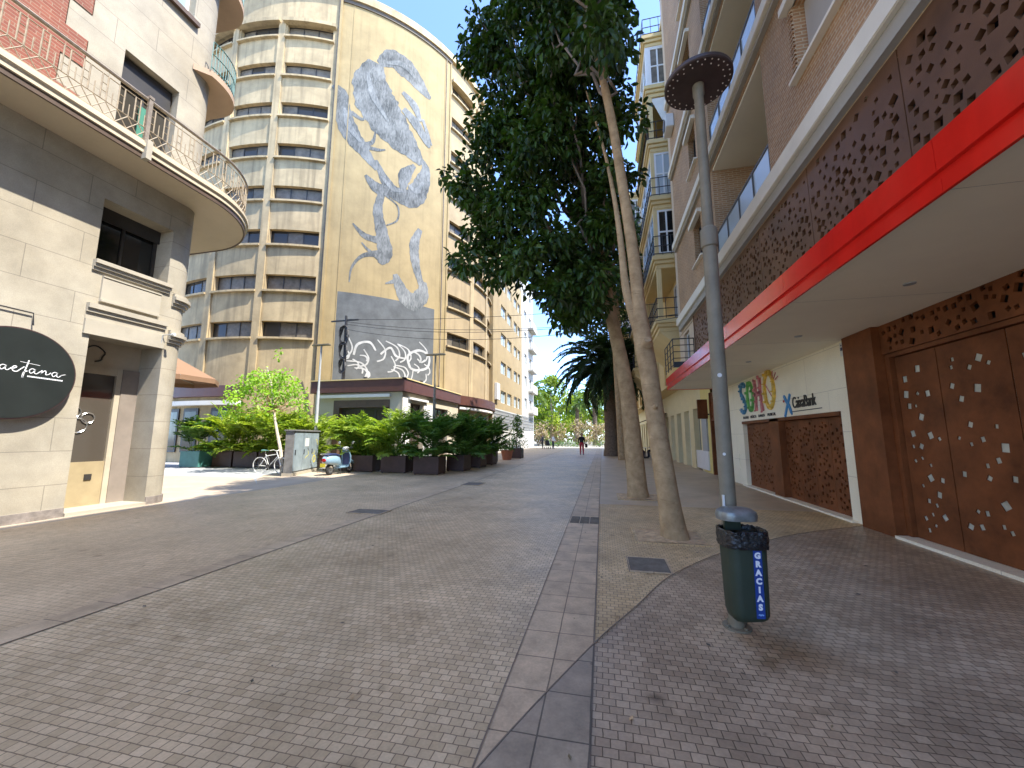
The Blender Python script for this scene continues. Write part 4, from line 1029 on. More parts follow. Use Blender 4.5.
# canopy
b = MB(); b.box(2.46, 4.6, -9, 15.4, 3.25, 3.66); b.build('canopy', M['canopy'], tb)
b = MB()
ys = [15.4-2.44*i for i in range(11)]
for y1, y0 in zip(ys, ys[1:]):
    b.box(2.41, 2.458, y0+.003, y1-.003, 3.40, 3.655); b.box(2.43, 2.457, y0+.002, y1-.002, 3.235, 3.35)
b.box(2.447, 2.459, -9, 15.4, 3.35, 3.40); b.box(2.452, 2.4595, -9, 15.4, 3.24, 3.65)
b.box(2.41, 2.7, 15.402, 15.46, 3.40, 3.655); b.box(2.43, 4.35, 15.402, 15.43, 3.235, 3.35)
b.build('canopy_fascia', M['red'], tb)
b = MB()
for y in ys[1:-1]: b.box(2.47, 4.34, y-.0015, y+.0015, 3.2485, 3.2499)
b.build('soffit_joint', M['ledge_grey'], tb)
for (x, y) in ((3.5, 5.2), (3.4, 7.6), (3.4, 10.0), (3.4, 12.5)):
    b = MB(); b.lathe([(.0, 0), (.055, 0), (.06, .012), (.0, .012)], (x, y, 3.238), 16); b.build('downlight', M['greymetal'], tb)
# pierced upper band in sheets
r_ = random.Random(11)
for i in range(9):
    a, c = 13.6-1.85*(i+1)+.008, 13.6-1.85*i-.008
    def dn(u, v, i=i):
        return .12+.88*math.exp(-(((v-4.75-.3*math.sin(u*.9))/.45))**2)
    near = max(0, (6.5-(a+c)/2)/6)
    nh = 120
    panel('pierced_panel', M['corten_up'], U0_, a, c, 3.55, 5.5, -.05, .0, [(u, v, q*(.55+.75*rr_.random()), t+rr_.gauss(0, .25)) for rr_ in [random.Random(900+i)] for (u, v, q, t) in scatter(nh, a+.07, c-.07, 3.7, 5.40, .045, .062, 100+i, dn, .0)], tb, M['black_void'], .10)
b = MB(); b.mbox(U0_, 13.6, 13.66, 3.55, 5.5, -.1, .02); b.build('panel_end', M['corten_up'], tb)
# brick facade
hsb = []
LOG = [(7.3, 10.6)]
FL = [5.55, 8.65, 11.75, 14.85]
for z in FL:
    hsb.append((7.3, 10.6, z+.5, z+3.1, 1.4)); hsb.append((4.55, 6.1, z+1.40, z+2.62, .25)); hsb.append((12.0, 12.9, z+1.35, z+2.65, .25)); hsb.append((-3.5, 2.5, z+.5, z+3.1, 1.4))
b = MB(); b.wall(U0_, -9, 15.7, 5.5, 20.95, hsb, .25, m=0); b.build('brick_wall', M['brick'], tb)
b = MB(); b.face([(3.1, -9, 20.95), (3.1, 16.2, 20.95), (16, 16.2, 20.95), (16, -9, 20.95)]); b.face([(3.1, -9, 0), (3.1, -9, 20.95), (16, -9, 20.95), (16, -9, 0)]); b.face([(16, -9, 0), (16, -9, 20.95), (16, 16.2, 20.95), (16, 16.2, 0)])
b.face([(3.1, -9, 5.4), (3.1, 16.2, 5.4), (16, 16.2, 5.4), (16, -9, 5.4)])
b.build('roof', M['concrete'], tb)
for z in FL:
    b = MB(); b.wall(plane(4.48), 7.3, 10.6, z+.5, z+3.1, [], 0); b.build('loggia_wall', M['brickdark'], tb)
    b = MB(); b.box(3.12, 4.47, 7.31, 10.59, z+3.04, z+3.098); b.build('loggia_ceiling', M['canopy'], tb)
    window(tb, plane(4.47), 8.0, 9.9, z+.55, z+2.7, .0, 2, 1, 'white_frame', 'glass_dark', .07)
    gb = MB(); gb.mbox(U0_, 7.32, 10.58, z+.56, z+1.22, -.06, -.03); gb.build('balcony_glass', M['balglass'], tb)
    gb = MB(); gb.mbox(U0_, 7.30, 10.60, z+1.22, z+1.27, -.075, -.015)
    for k in range(5): gb.mbox(U0_, 7.32+k*.81, 7.36+k*.81, z+.46, z+1.22, -.025, -.01)
    gb.build('balcony_rail', M['dark_frame'], tb)
    # continuous ledge with grey underside
    b = MB(); b.mbox(U0_, -9, 15.7, z+.17, z+.46 if z < 6 else z+.40, -.02, .16); b.build('ledge', M['ledge'], tb, bevel=.012)
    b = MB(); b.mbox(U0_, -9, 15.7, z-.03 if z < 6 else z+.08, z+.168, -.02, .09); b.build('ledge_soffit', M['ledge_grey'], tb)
    # windows with lintel, sill and roller blind
    for (u0, u1, v0, v1) in ((4.55, 6.1, z+1.40, z+2.62), (12.0, 12.9, z+1.35, z+2.65)):
        f = window(tb, U0_, u0, u1, v0, v1, -.22, 2, 1, 'white_frame' if u0 < 6 else 'dark_frame', 'glass_dark', .06)
        b = MB(); b.mbox(U0_, u0-.12, u1+.12, v0-.05, v0, -.02, .10); b.build('window_sill', M['ledge'], f)
        b = MB(); b.mbox(U0_, u0-.15, u1+.15, v1, v1+.12, -.02, .13); b.build('window_lintel', M['ledge'], f)
        if u0 < 6: b = MB(); b.mbox(U0_, u0+.05, u1-.05, v0+.1, v1-.03, -.16, -.14); b.build('roller_blind', M['blind'], f)
    for k in range(16):
        if k == 0: cb_ = MB()
        cb_.mbox(U0_, 6.105, 6.22, z+1.42+k*.075, z+1.42+k*.075+.045, -.01, .03)
    cb_.build('brick_quoin', M['brick'], tb)
b = MB(); b.wall(plane(3.12), 13.66, 16.2, 3.66, 5.5, [(14.5, 15.4, 4.0, 5.3)], .2); b.wall(plane(3.12), 15.7, 16.2, 5.5, 20.95, [], .2); b.build('plaster_wall', M['plaster'], tb)
for z in (4.0,): window(tb, plane(3.12), 14.5, 15.4, z, z+1.3, -.15, 2, 1, 'white_frame', 'glass_dark', .06)
ac = thing('air_conditioner', 'dusty white air conditioner box fixed high on the brick wall next to the cream bays', 'air conditioner', (2.95, 15.05, 13.5))
b = MB(); b.box(2.80, 3.09, 14.7, 15.4, 13.5, 14.05); b.build('casing', M['white_paint'], ac, bevel=.02)
b = MB(); b.lathe([(.0, 0), (.25, 0), (.25, .02), (0, .02)], (0, 0, 0), 18, T=lambda x, y, z: (2.79-z, 15.05+x*.9, 13.77+y*.9)); b.build('fan_grille', M['dark_frame'], ac)
# --- lettering on the stone wall (each sign its own thing)
def WT(u, v, w_): return (4.35-w_, 13.78-u, v)      # u runs towards the camera
sg = thing('theatre_sign', 'colourful four letter relief sign on the pale stone wall above the small gates', 'sign', (4.34, 12.3, 2.4))
cols = {'blue': (.07, .25, .42), 'green': (.13, .42, .10), 'rose': (.52, .17, .18), 'gold': (.74, .46, .07)}
for k, c in cols.items(): M['let_'+k] = mat('letter_'+k, c, .5, .45, 9, .3, 30)
LT = {'blue': [[(.56, 2.72), (.42, 2.83), (.22, 2.76), (.20, 2.56), (.40, 2.40), (.54, 2.24), (.48, 2.08), (.30, 2.03), (.12, 2.12)]],
      'green': [[(.95+.22*math.cos(t), 2.42+.36*math.sin(t)) for t in [R(90)+i*2*PI/20 for i in range(21)]]],
      'rose': [[(1.36, 2.80), (1.40, 2.40), (1.35, 2.02)], [(1.74, 2.82), (1.74, 2.42), (1.80, 1.99)], [(1.36, 2.42), (1.76, 2.45)]],
      'gold': [[(2.32+.29*math.cos(t), 2.46+.42*math.sin(t)) for t in [R(90)+i*2*PI/22 for i in range(23)]]]}
LT = {k_: [[(u_, 2.22+(v_-2.0)*1.12) for u_, v_ in p_] for p_ in P_] for k_, P_ in LT.items()}
rr = random.Random(5)
for nme, paths in LT.items():
    b = MB()
    for p in paths:
        P = smooth_path(p, 3) if len(p) < 15 else p
        stroke(b, P, [.105+.02*math.sin(i*1.3) for i in range(len(P))], WT, .0, .05)
        for i in range(0, len(P), 2):       # knobbly bits glued on to the letters
            x, y = P[i]; s_ = rr.uniform(.018, .045)
            b.mbox(WT, x-s_+rr.gauss(0, .03), x+s_, y-s_, y+s_+rr.gauss(0, .02), .045, .07+rr.random()*.03)
    b.build('letter', M['let_'+nme], sg)
b = MB()
for a in (20, 45, 70): b.tube([WT(2.50+.25*math.cos(R(a)), 2.90+.1*math.sin(R(a)), .03), WT(2.50+.48*math.cos(R(a)), 2.90+.30*math.sin(R(a)), .04)], .012, 5)
b.tube([WT(2.15, 2.90, .04), WT(2.55, 2.50, .04)], .012, 5)
b.build('letter_rays', M['let_rose'], sg)
for i, (wd, x) in enumerate((('TEATRO', .42), ('MÚSICA', 1.03), ('DANZA', 1.64), ('MUSICAL', 2.30))):
    t_ = text_mb(wd, .115, lambda u, v, w_, x=x: WT(x+u, 2.055+v*.95, w_), .001, .012, sx=1.12)
    t_.build('small_word', M['black'], sg)
bs_ = thing('sponsor_sign', 'black lettered sign with a blue star logo beside the colourful letters', 'sign', (4.34, 9.8, 2.3))
t_ = text_mb('CaixaBank', .37, lambda u, v, w_: WT(3.50+u, 2.16+v, w_), .001, .02, 'LEFT', .9, .72); t_.build('lettering', M['black'], bs_)
b = MB(); b.mbox(WT, 3.46, 4.72, 2.075, 2.092, .001, .012); b.build('underline', M['black'], bs_)
b = MB()
stroke(b, smooth_path([(3.10, 2.50), (3.22, 2.34), (3.30, 2.28), (3.44, 2.02)], 4), [.03]+[.085]*11+[.03], WT, .001, .02)
stroke(b, smooth_path([(3.42, 2.50), (3.32, 2.34), (3.24, 2.24), (3.08, 1.98)], 4), [.07]*13, WT, .0015, .022)
b.build('star_logo', mat('star_blue', (.02, .22, .50), .5), bs_)
b = MB(); b.lathe([(0, 0), (.028, 0), (.028, .02), (0, .02)], (0, 0, 0), 12, T=lambda x, y, z: WT(3.07+x, 2.36+y, z)); b.build('star_dot', mat('star_red', (.5, .05, .03), .5), bs_)
# notice tile near the pillar
nt_ = thing('wall_notice', 'small white notice tile with dark blue blocks beside the brown pillar', 'notice', (4.34, 8.12, 3.1))
b = MB(); b.mbox(G0, 8.02, 8.24, 2.97, 3.22, .001, .012); b.build('tile', M['white_paint'], nt_)
b = MB()
for k in range(3): b.mbox(G0, 8.035+k*.066, 8.09+k*.066, 3.07, 3.13, .012, .015); b.mbox(G0, 8.045+k*.066, 8.075+k*.066, 3.155, 3.18, .012, .015)
b.build('printed_blocks', M['navy'], nt_)
# blade sign by the entrance
bsn = thing('blade_sign', 'dark brown box sign projecting beside the dark theatre entrance', 'sign', (4.1, 17.8, 2.7))
b = MB(); b.box(3.92, 4.30, 17.55, 17.68, 2.25, 3.05); b.build('sign_box', M['corten'], bsn, bevel=.01)
b = MB(); b.box(4.25, 4.36, 17.58, 17.65, 2.4, 2.46); b.build('bracket', M['black_iron'], bsn)
# terrace railing on the far end of the canopy
tr = thing('terrace_railing', 'black metal terrace railing standing on the far end of the red canopy', 'railing', (2.8, 14.6, 3.8))
b = MB()
def rail_run(a, c):
    A, C_ = Vector(a), Vector(c)
    for z in (3.9, 4.12, 4.34, 4.56, 4.78): b.bar(A+Vector((0, 0, z)), C_+Vector((0, 0, z)), .014 if z < 4.7 else .02, 6)
    n_ = max(1, round((C_-A).length/.55))
    for i in range(n_+1):
        p = A.lerp(C_, i/n_); b.bar(p+Vector((0, 0, 3.8)), p+Vector((0, 0, 4.79)), .016, 6)
rail_run((3.08, 13.75, 0), (2.42, 13.75, 0)); rail_run((2.42, 13.75, 0), (2.42, 15.38, 0))
b.build('bars', M['black_iron'], tr)
b = MB(); b.box(2.44, 3.08, 13.76, 13.79, 3.81, 4.0); b.build('kick_plate', M['black_iron'], tr)

# ------------------------------------------------------------------ cream block farther along, with stacked bays
cbd = thing('cream_block', 'tall cream apartment block with stacked bay balconies beyond the brick building', 'building', (6, 30, 0))
C0 = plane(3.55); CG = plane(4.40)
hc = []
for z in (6.6, 9.5, 12.3, 15.1, 17.9):
    for a in (23.2, 26.0, 34.8, 37.6, 46.4): hc.append((a, a+1.1, z, z+1.7))
b = MB(); b.wall(C0, 16.2, 52, 4.2, 20.3, hc, .2)
b.face([(3.55, 16.2, 4.2), (3.55, 16.2, 20.3), (16, 16.2, 20.3), (16, 16.2, 4.2)]); b.face([(3.55, 52, 0), (3.55, 52, 20.3), (16, 52, 20.3), (16, 52, 0)]); b.face([(3.55, 16.2, 20.3), (3.55, 52, 20.3), (16, 52, 20.3), (16, 16.2, 20.3)]); b.face([(3.55, 16.2, 4.2), (3.55, 52, 4.2), (6, 52, 4.2), (6, 16.2, 4.2)])
b.face([(16, 16.2, 0), (16, 52, 0), (16, 52, 20.3), (16, 16.2, 20.3)])
b.build('wall', M['creambldg'], cbd)
for h in hc: window(cbd, C0, h[0], h[1], h[2], h[3], -.15, 2, 1, 'white_frame', 'glass_dark', .07)
b = MB(); b.mbox(C0, 16.2, 52, 20.3, 20.6, -.1, .35); b.mbox(C0, 16.2, 52, 20.6, 20.75, -.1, .1); b.build('cornice', M['creambldg'], cbd)
b = MB()
for a in (16.3, 22.4, 25.0, 28.0, 33.9, 36.6, 39.6, 45.6, 48.2): b.mbox(C0, a, a+.35, 4.3, 20.3, -.02, .12)
b.build('pilaster', M['creambldg'], cbd)
hg = [(17.55+1.9+i*2.15, 17.55+1.9+i*2.15+1.25, 0, 2.85, .3) for i in range(14)]
b = MB(); b.wall(CG, 17.42, 19.1, 0, 4.2, [], 0); b.build('yellow_pier', M['yellow'], cbd)
b = MB(); b.wall(CG, 19.1, 52, 0, 4.2, hg, .3); b.build('ground_floor', mat('pale_yellow_wall', (.70, .61, .36), .75, .06), cbd)
for i, h in enumerate(hg):
    b = MB(); b.mbox(CG, h[0], h[1], 0, 2.85, -.3, -.24); do_ = b.build('shop_door', M['greymetal'] if i % 2 == 0 else M['white_frame'], cbd)
    b = MB(); b.mbox(CG, h[0]+.15, h[1]-.15, .9, 2.4, -.239, -.22); b.build('pane', M['glass_dark'], do_)
b = MB(); b.mbox(CG, 18.1, 18.9, .9, 2.4, .0, .06); b.build('meter_panel', M['greymetal'], cbd)
b = MB(); b.mbox(CG, 18.15, 20.25, .1, .9, .0, .05); b.build('meter_panel', M['white_frame'], cbd)
LEV = [6.45, 9.25, 12.0, 14.75, 17.5, 20.15]
def bay(a, c, first):
    X1 = 2.5
    for k, z in enumerate(LEV):
        b = MB()
        for (dz0, dz1, e) in ((-.55, -.36, .0), (-.36, -.2, .07), (-.2, 0, .14)):
            b.box(X1-e, 3.56, a-e, c+e, z+dz0, z+dz1)
        s_ = b.build('bay_floor', M['creambldg'], cbd, bevel=.015)
        rl_ = MB()
        P = [(3.5, a-.06), (X1-.06, a-.06), (X1-.06, c+.06), (3.5, c+.06)]
        for (p, q) in zip(P, P[1:]):
            for zz_ in (z+.1, z+.45, z+.9): rl_.bar((p[0], p[1], zz_), (q[0], q[1], zz_), .02, 5)
            L_ = math.hypot(q[0]-p[0], q[1]-p[1]); n_ = int(L_/.3)
            for i in range(n_+1): rl_.bar((p[0]+(q[0]-p[0])*i/n_, p[1]+(q[1]-p[1])*i/n_, z), (p[0]+(q[0]-p[0])*i/n_, p[1]+(q[1]-p[1])*i/n_, z+.9), .014, 5)
        if k != 4 or not first: rl_.build('bay_railing', M['black_iron'], cbd)
        if k == 5: continue
        h = LEV[k+1]-z-.55
        if k in (0, 3):      # open balcony: posts and an awning on the upper one
            for (x, y) in ((X1+.02, a+.02), (X1+.02, c-.2)):
                b = MB(); b.box(x, x+.18, y, y+.18, z, z+h); b.build('bay_post', M['creambldg'], cbd)
            if k == 3:
                for i in range(8):
                    w_ = (c-a-.2)/8; aw = MB()
                    y0 = a+.1+i*w_
                    aw.add([(X1+.1, y0, z+h-.05), (X1+.1, y0+w_, z+h-.05), (X1-.25, y0+w_, z+.75), (X1-.25, y0, z+.75), (X1+.12, y0, z+h-.03), (X1+.12, y0+w_, z+h-.03), (X1-.23, y0+w_, z+.76), (X1-.23, y0, z+.76)], [(0, 1, 2, 3), (7, 6, 5, 4), (0, 4, 5, 1), (2, 6, 7, 3), (0, 3, 7, 4), (1, 5, 6, 2)])
                    aw.build('awning_strip', M['stripe_green'] if i % 2 else M['awning_white'], cbd)
                ss = MB(); ss.add([(X1+.15, a+.03, z+h-.05), (3.4, a+.03, z+h-.05), (3.4, a+.03, z+.3), (X1+.9, a+.03, z+.3), (X1+.15, a+.06, z+h-.05), (3.4, a+.06, z+h-.05), (3.4, a+.06, z+.3), (X1+.9, a+.06, z+.3)], [(0, 1, 2, 3), (7, 6, 5, 4), (0, 4, 5, 1), (1, 5, 6, 2), (2, 6, 7, 3), (3, 7, 4, 0)]); ss.build('awning_side', M['awning_white'], cbd)
            window(cbd, plane(3.54), a+.8, a+1.8, z+.1, z+h-.3, .0, 2, 1, 'white_frame', 'glass_dark', .08)
            sd = lambda u, v, w_: (u, a+.02-w_, v)
        else:                # closed bay: side wall and front with glazing
            fr = 'white_frame'; gl = {1: 'glass_black', 2: 'white_frame', 4: 'greymetal'}[k]
            b = MB(); b.wall(lambda u, v, w_: (u, a+.02-w_, v), X1, 3.55, z, z+h, [(X1+.15, 3.40, z+.12, z+h-.05, .06)], .06)
            b.wall(plane(X1), a+.02, c-.02, z, z+h, [(a+.2, c-.2, z+.12, z+h-.05, .06)], .06)
            b.face([(X1, c-.02, z), (3.55, c-.02, z), (3.55, c-.02, z+h), (X1, c-.02, z+h)])
            b.build('bay_wall', M['creambldg'] if k != 4 else M['white_frame'], cbd)
            window(cbd, lambda u, v, w_: (u, a+.02-w_, v), X1+.15, 3.40, z+.12, z+h-.05, -.06, 2, 2, fr, 'glass_black' if k == 1 else ('balglass' if k == 2 else 'glass_slat'), .08)
            window(cbd, plane(X1), a+.2, c-.2, z+.12, z+h-.05, -.06, 4, 2, fr, 'glass_sky', .08)
    b = MB(); b.add([(X1+.02, a+.02, 5.89), (3.56, a+.02, 5.89), (3.56, a+.02, 4.9), (X1+.02, c-.02, 5.89), (3.56, c-.02, 5.89), (3.56, c-.02, 4.9)], [(0, 1, 2), (5, 4, 3), (0, 2, 5, 3), (0, 3, 4, 1), (1, 4, 5, 2)]); b.build('bay_bracket', M['creambldg'], cbd)
bay(17.0, 21.6, True); bay(29.2, 33.0, False); bay(40.8, 44.6, False)

#==SECTION plants==
# ------------------------------------------------------------------ leaf makers (numpy)
class Leaves:
    def __init__(s, seed): s.r = np.random.default_rng(seed); s.V = []; s.T = []
    def add(s, P, D, L, W, droop=.25, tint=None):
        """pointed folded leaves: P bases, D directions, L lengths, W widths"""
        n = len(P); r = s.r
        D = D/np.linalg.norm(D, axis=1, keepdims=True)
        up = np.tile([0, 0, 1.0], (n, 1))+r.normal(0, .45, (n, 3))
        S = np.cross(D, up); S /= np.linalg.norm(S, axis=1, keepdims=True)+1e-9
        U = np.cross(S, D)
        L = np.broadcast_to(L, (n,))[:, None]; W = np.broadcast_to(W, (n,))[:, None]
        tip = P+D*L-U*L*droop
        m1 = P+D*L*.35-U*L*droop*.15; m2 = P+D*L*.72-U*L*droop*.5
        f = W*.28
        l1 = m1+S*W*.5+U*f; l2 = m2+S*W*.38+U*f*.7; r1 = m1-S*W*.5+U*f; r2 = m2-S*W*.38+U*f*.7
        s.V.append(np.stack([P, l1, l2, tip, r2, r1], 1).reshape(-1, 3))
        t = r.random(n) if tint is None else tint
        s.T.append(np.repeat(t, 2))
    def build(s, name, m, parent=None):
        V = np.concatenate(s.V)-np.array(root_loc(parent)); T = np.concatenate(s.T)
        n = len(V)//6
        base = np.arange(n)[:, None]*6
        F = np.concatenate([base+np.array([[0, 1, 2, 3]]), base+np.array([[0, 3, 4, 5]])], 1).reshape(-1)
        me = bpy.data.meshes.new(name)
        me.vertices.add(len(V)); me.vertices.foreach_set('co', V.ravel())
        me.loops.add(len(F)); me.loops.foreach_set('vertex_index', F.astype(np.int32))
        np_ = 2*n; me.polygons.add(np_)
        me.polygons.foreach_set('loop_start', (np.arange(np_)*4).astype(np.int32))
        at_ = me.attributes.new('tint', 'FLOAT', 'FACE'); at_.data.foreach_set('value', T.astype(np.float32))
        me.materials.append(m); me.update(calc_edges=True); me.validate()
        o = bpy.data.objects.new(name, me); col.objects.link(o)
        if parent is not None: o.parent = parent
        return o

def clump_leaves(lv, centres, radii, per, L, W, tilt=.6, flat=.8):
    r = lv.r
    for c, rad in zip(centres, radii):
        n = int(per*rad*rad*8)+6
        d = r.normal(0, 1, (n, 3)); d /= np.linalg.norm(d, axis=1, keepdims=True)
        q = r.random(n)**.45
        P = np.array(c)+d*(q*rad)[:, None]*np.array([1, 1, flat])
        D = d*.8+r.normal(0, .5, (n, 3)); D[:, 2] -= tilt
        base = r.random()*.45
        lv.add(P, D, L*r.uniform(.65, 1.15, n), W*r.uniform(.75, 1.2, n), tint=np.clip(base+r.normal(.2, .2, n), 0, 1))

def inside(poly, x, z):
    c = False; j = len(poly)-1
    for i in range(len(poly)):
        if (poly[i][1] > z) != (poly[j][1] > z) and x < (poly[j][0]-poly[i][0])*(z-poly[i][1])/(poly[j][1]-poly[i][1])+poly[i][0]: c = not c
        j = i
    return c
def poly_centres(poly, n, y0, y1, seed, taper=None):
    r_ = random.Random(seed); out = []
    xs = [p[0] for p in poly]; zs = [p[1] for p in poly]
    while len(out) < n:
        x, z = r_.uniform(min(xs), max(xs)), r_.uniform(min(zs), max(zs))
        if inside(poly, x, z): out.append((x, r_.uniform(y0, y1) if taper is None else taper(x, z, r_), z))
    return out
def limb(mb, a, c, r0, r1, seed, n=7, wob=.12):
    r_ = random.Random(seed); A, C_ = Vector(a), Vector(c)
    P = [A.lerp(C_, i/n)+(Vector((r_.gauss(0, wob), r_.gauss(0, wob), r_.gauss(0, wob)))*math.sin(PI*i/n) if 0 < i < n else Vector()) for i in range(n+1)]
    mb.tube(P, [r0+(r1-r0)*i/n for i in range(n+1)], 8)

# the forked tree in front
t1 = thing('street_tree', 'forked street tree with a smooth leaning trunk, nearest the lamp post', 'tree', (.96, 6.4, 0))
b = MB()
tp = smooth_path([(1.01, 6.4, -.02), (.98, 6.4, .25), (.90, 6.4, 1.0), (.835, 6.4, 1.6), (.75, 6.4, 2.5), (.665, 6.42, 3.25), (.61, 6.45, 4.4), (.49, 6.5, 5.7), (.35, 6.5, 7.0), (.17, 6.55, 8.3), (0, 6.6, 9.6), (-.1, 6.6, 11.0)], 4)
rad = [np.interp(p[2], [-.1, .1, .5, 2, 3.2, 3.6, 5, 8, 11], [.23, .19, .158, .138, .142, .105, .09, .07, .04]) for p in tp]
b.tube(tp, rad, 16)
b.tube(smooth_path([(.67, 6.41, 3.05), (.56, 6.44, 3.45), (.46, 6.5, 4.0), (.42, 6.6, 4.8), (.34, 6.75, 5.8), (.18, 6.95, 7.0), (-.1, 7.15, 8.4)], 4), [.095-.083*i/24 for i in range(25)], 10)
b.tube([(.73, 6.30, 2.95), (.735, 6.22, 3.0)], [.10, .055], 10); b.tube([(.80, 6.28, 1.95), (.815, 6.215, 1.97)], [.05, .02], 8)
tr1 = b.build('trunk', M['bark'], t1, smooth=True)
r1 = random.Random(5)
poly1 = [(.35, 15), (.55, 12.5), (.62, 10.0), (.45, 8.6), (.2, 8.0), (-.6, 8.6), (-1.3, 10), (-1.6, 12), (-1.0, 15)]
c1 = poly_centres(poly1, 60, 5.8, 7.6, 1)+[(.35, 6.9, 5.3), (.3, 6.9, 6.4), (.3, 6.7, 7.0), (.15, 6.8, 7.4), (.1, 7.0, 7.9)]
b = MB()
for i, c in enumerate(c1[:22]): limb(b, (np.interp(c[2]-1.6, [3, 5.7, 8.3, 11], [.66, .5, .17, -.1]), 6.5, c[2]-1.6), c, .035, .012, i)
b.build('branch', M['bark_grey'], t1, smooth=True)
lv = Leaves(11)
clump_leaves(lv, c1[:60], [r1.uniform(.35, .6) for _ in range(60)], 40, .21, .095); clump_leaves(lv, c1[60:], [.22]*5, 40, .19, .08)
lv.build('crown', M['leaf_dark'], t1)
# the big-crowned tree behind it
t2 = thing('street_tree', 'street tree with a big dark leaning crown, second trunk from the lamp post', 'tree', (.82, 10.4, 0), 0)
b = MB()
tp = smooth_path([(.83, 10.4, -.02), (.81, 10.4, .4), (.75, 10.4, 1.7), (.66, 10.4, 2.7), (.50, 10.4, 3.8), (.30, 10.35, 4.9), (.10, 10.2, 6.2), (-.25, 10.0, 7.8), (-.6, 9.8, 9.6), (-.8, 9.7, 11.5)], 4)
rad = [np.interp(p[2], [-.1, .2, 1, 3, 5, 8, 11.5], [.29, .245, .215, .185, .155, .12, .06]) for p in tp]
b.tube(tp, rad, 14)
b.build('trunk', M['bark'], t2, smooth=True)
poly2 = [(.85, 13.8), (.75, 10.5), (.95, 9.0), (.95, 7.8), (.6, 6.6), (.55, 5.6), (.30, 4.75), (-.3, 4.25), (-.7, 4.15), (-1.05, 4.6), (-1.35, 5.25), (-2.3, 5.35), (-3.0, 5.5), (-3.6, 6.0), (-3.2, 6.5), (-2.7, 7.0), (-3.3, 7.6), (-3.65, 8.1), (-3.1, 9.2), (-2.7, 10.4), (-3.4, 11.4), (-3.2, 12.2), (-2.4, 13.4), (-2.6, 15), (-1.2, 16.6), (.4, 16)]
def tap(x, z, r_):
    cx = -1.1; h = max(.35, 1.9-.55*abs(x-cx))
    return 9.2+r_.uniform(-h, h)
c2 = [c for c in poly_centres(poly2, 460, 8, 11, 2, tap)]
# scale with depth so the mass keeps its outline as a solid crown
c2 = [(c[0]*(.75+.25*c[1]/9), c[1], 1.5+(c[2]-1.5)*(.75+.25*c[1]/9)) for c in c2]
b = MB()
for i, c in enumerate([q for q in c2 if q[2] > 7][:40]):
    z0 = max(5.2, c[2]-2.4); limb(b, (np.interp(z0, [2.7, 4.9, 7.8, 11.5], [.66, .3, -.25, -.8]), np.interp(z0, [5, 11], [10.35, 9.7]), z0), c, .06, .015, 100+i, 8, .16)
b.build('branch', M['bark_grey'], t2, smooth=True)
lv = Leaves(12)
r1 = random.Random(6)
clump_leaves(lv, c2, [r1.uniform(.26, .5) for _ in c2], 46, .215, .10)
lv.build('crown', M['leaf_dark'], t2)
# slim tree farther along
t3 = thing('street_tree', 'slender street tree with a thin straight trunk beside the palm', 'tree', (1.24, 27, 0))
b = MB(); tp = smooth_path([(1.26, 27, 0), (1.2, 27, 2.5), (1.08, 27, 6), (.95, 26.8, 9.5), (.7, 26.6, 13)], 4)
b.tube(tp, [.30-.018*i for i in range(len(tp))] if len(tp) < 16 else [max(.06, .28-.22*i/len(tp)) for i in range(len(tp))], 10); b.build('trunk', M['bark'], t3, smooth=True)
poly3 = [(-1.8, 10.8), (-.6, 9.2), (1.2, 9.6), (2.6, 10.2), (3.0, 12), (2.4, 16), (.5, 18), (-1.8, 16.5), (-2.6, 13.5)]
c3 = poly_centres(poly3, 110, 24.5, 28.5, 4)
b = MB()
for i, c in enumerate(c3[:14]): limb(b, (.95, 26.8, 9.0), c, .07, .02, 200+i)
b.build('branch', M['bark'], t3, smooth=True)
lv = Leaves(13); clump_leaves(lv, c3, [r1.uniform(.6, 1.0) for _ in c3], 7, .36, .17); lv.build('crown', M['leaf_dark'], t3)
t4 = thing('street_tree', 'dark leafy street tree between the forked tree and the palm, trunk hidden behind others', 'tree', (1.35, 19.5, 0))
b = MB(); b.tube([(1.25, 19.5, 0), (1.1, 19.5, 3), (.9, 19.5, 8), (.6, 19.4, 11)], [.2, .17, .13, .07], 10); b.build('trunk', M['bark'], t4, smooth=True)
poly4 = [(-1.3, 7.2), (-.5, 6.4), (.6, 6.5), (1.1, 7.6), (1.2, 10), (.6, 12.5), (-.6, 13), (-1.7, 10.5)]
c4_ = poly_centres(poly4, 70, 18, 20.6, 8)
lv = Leaves(14); clump_leaves(lv, c4_, [r1.uniform(.45, .75) for _ in c4_], 12, .27, .12); lv.build('crown', M['leaf_dark'], t4)

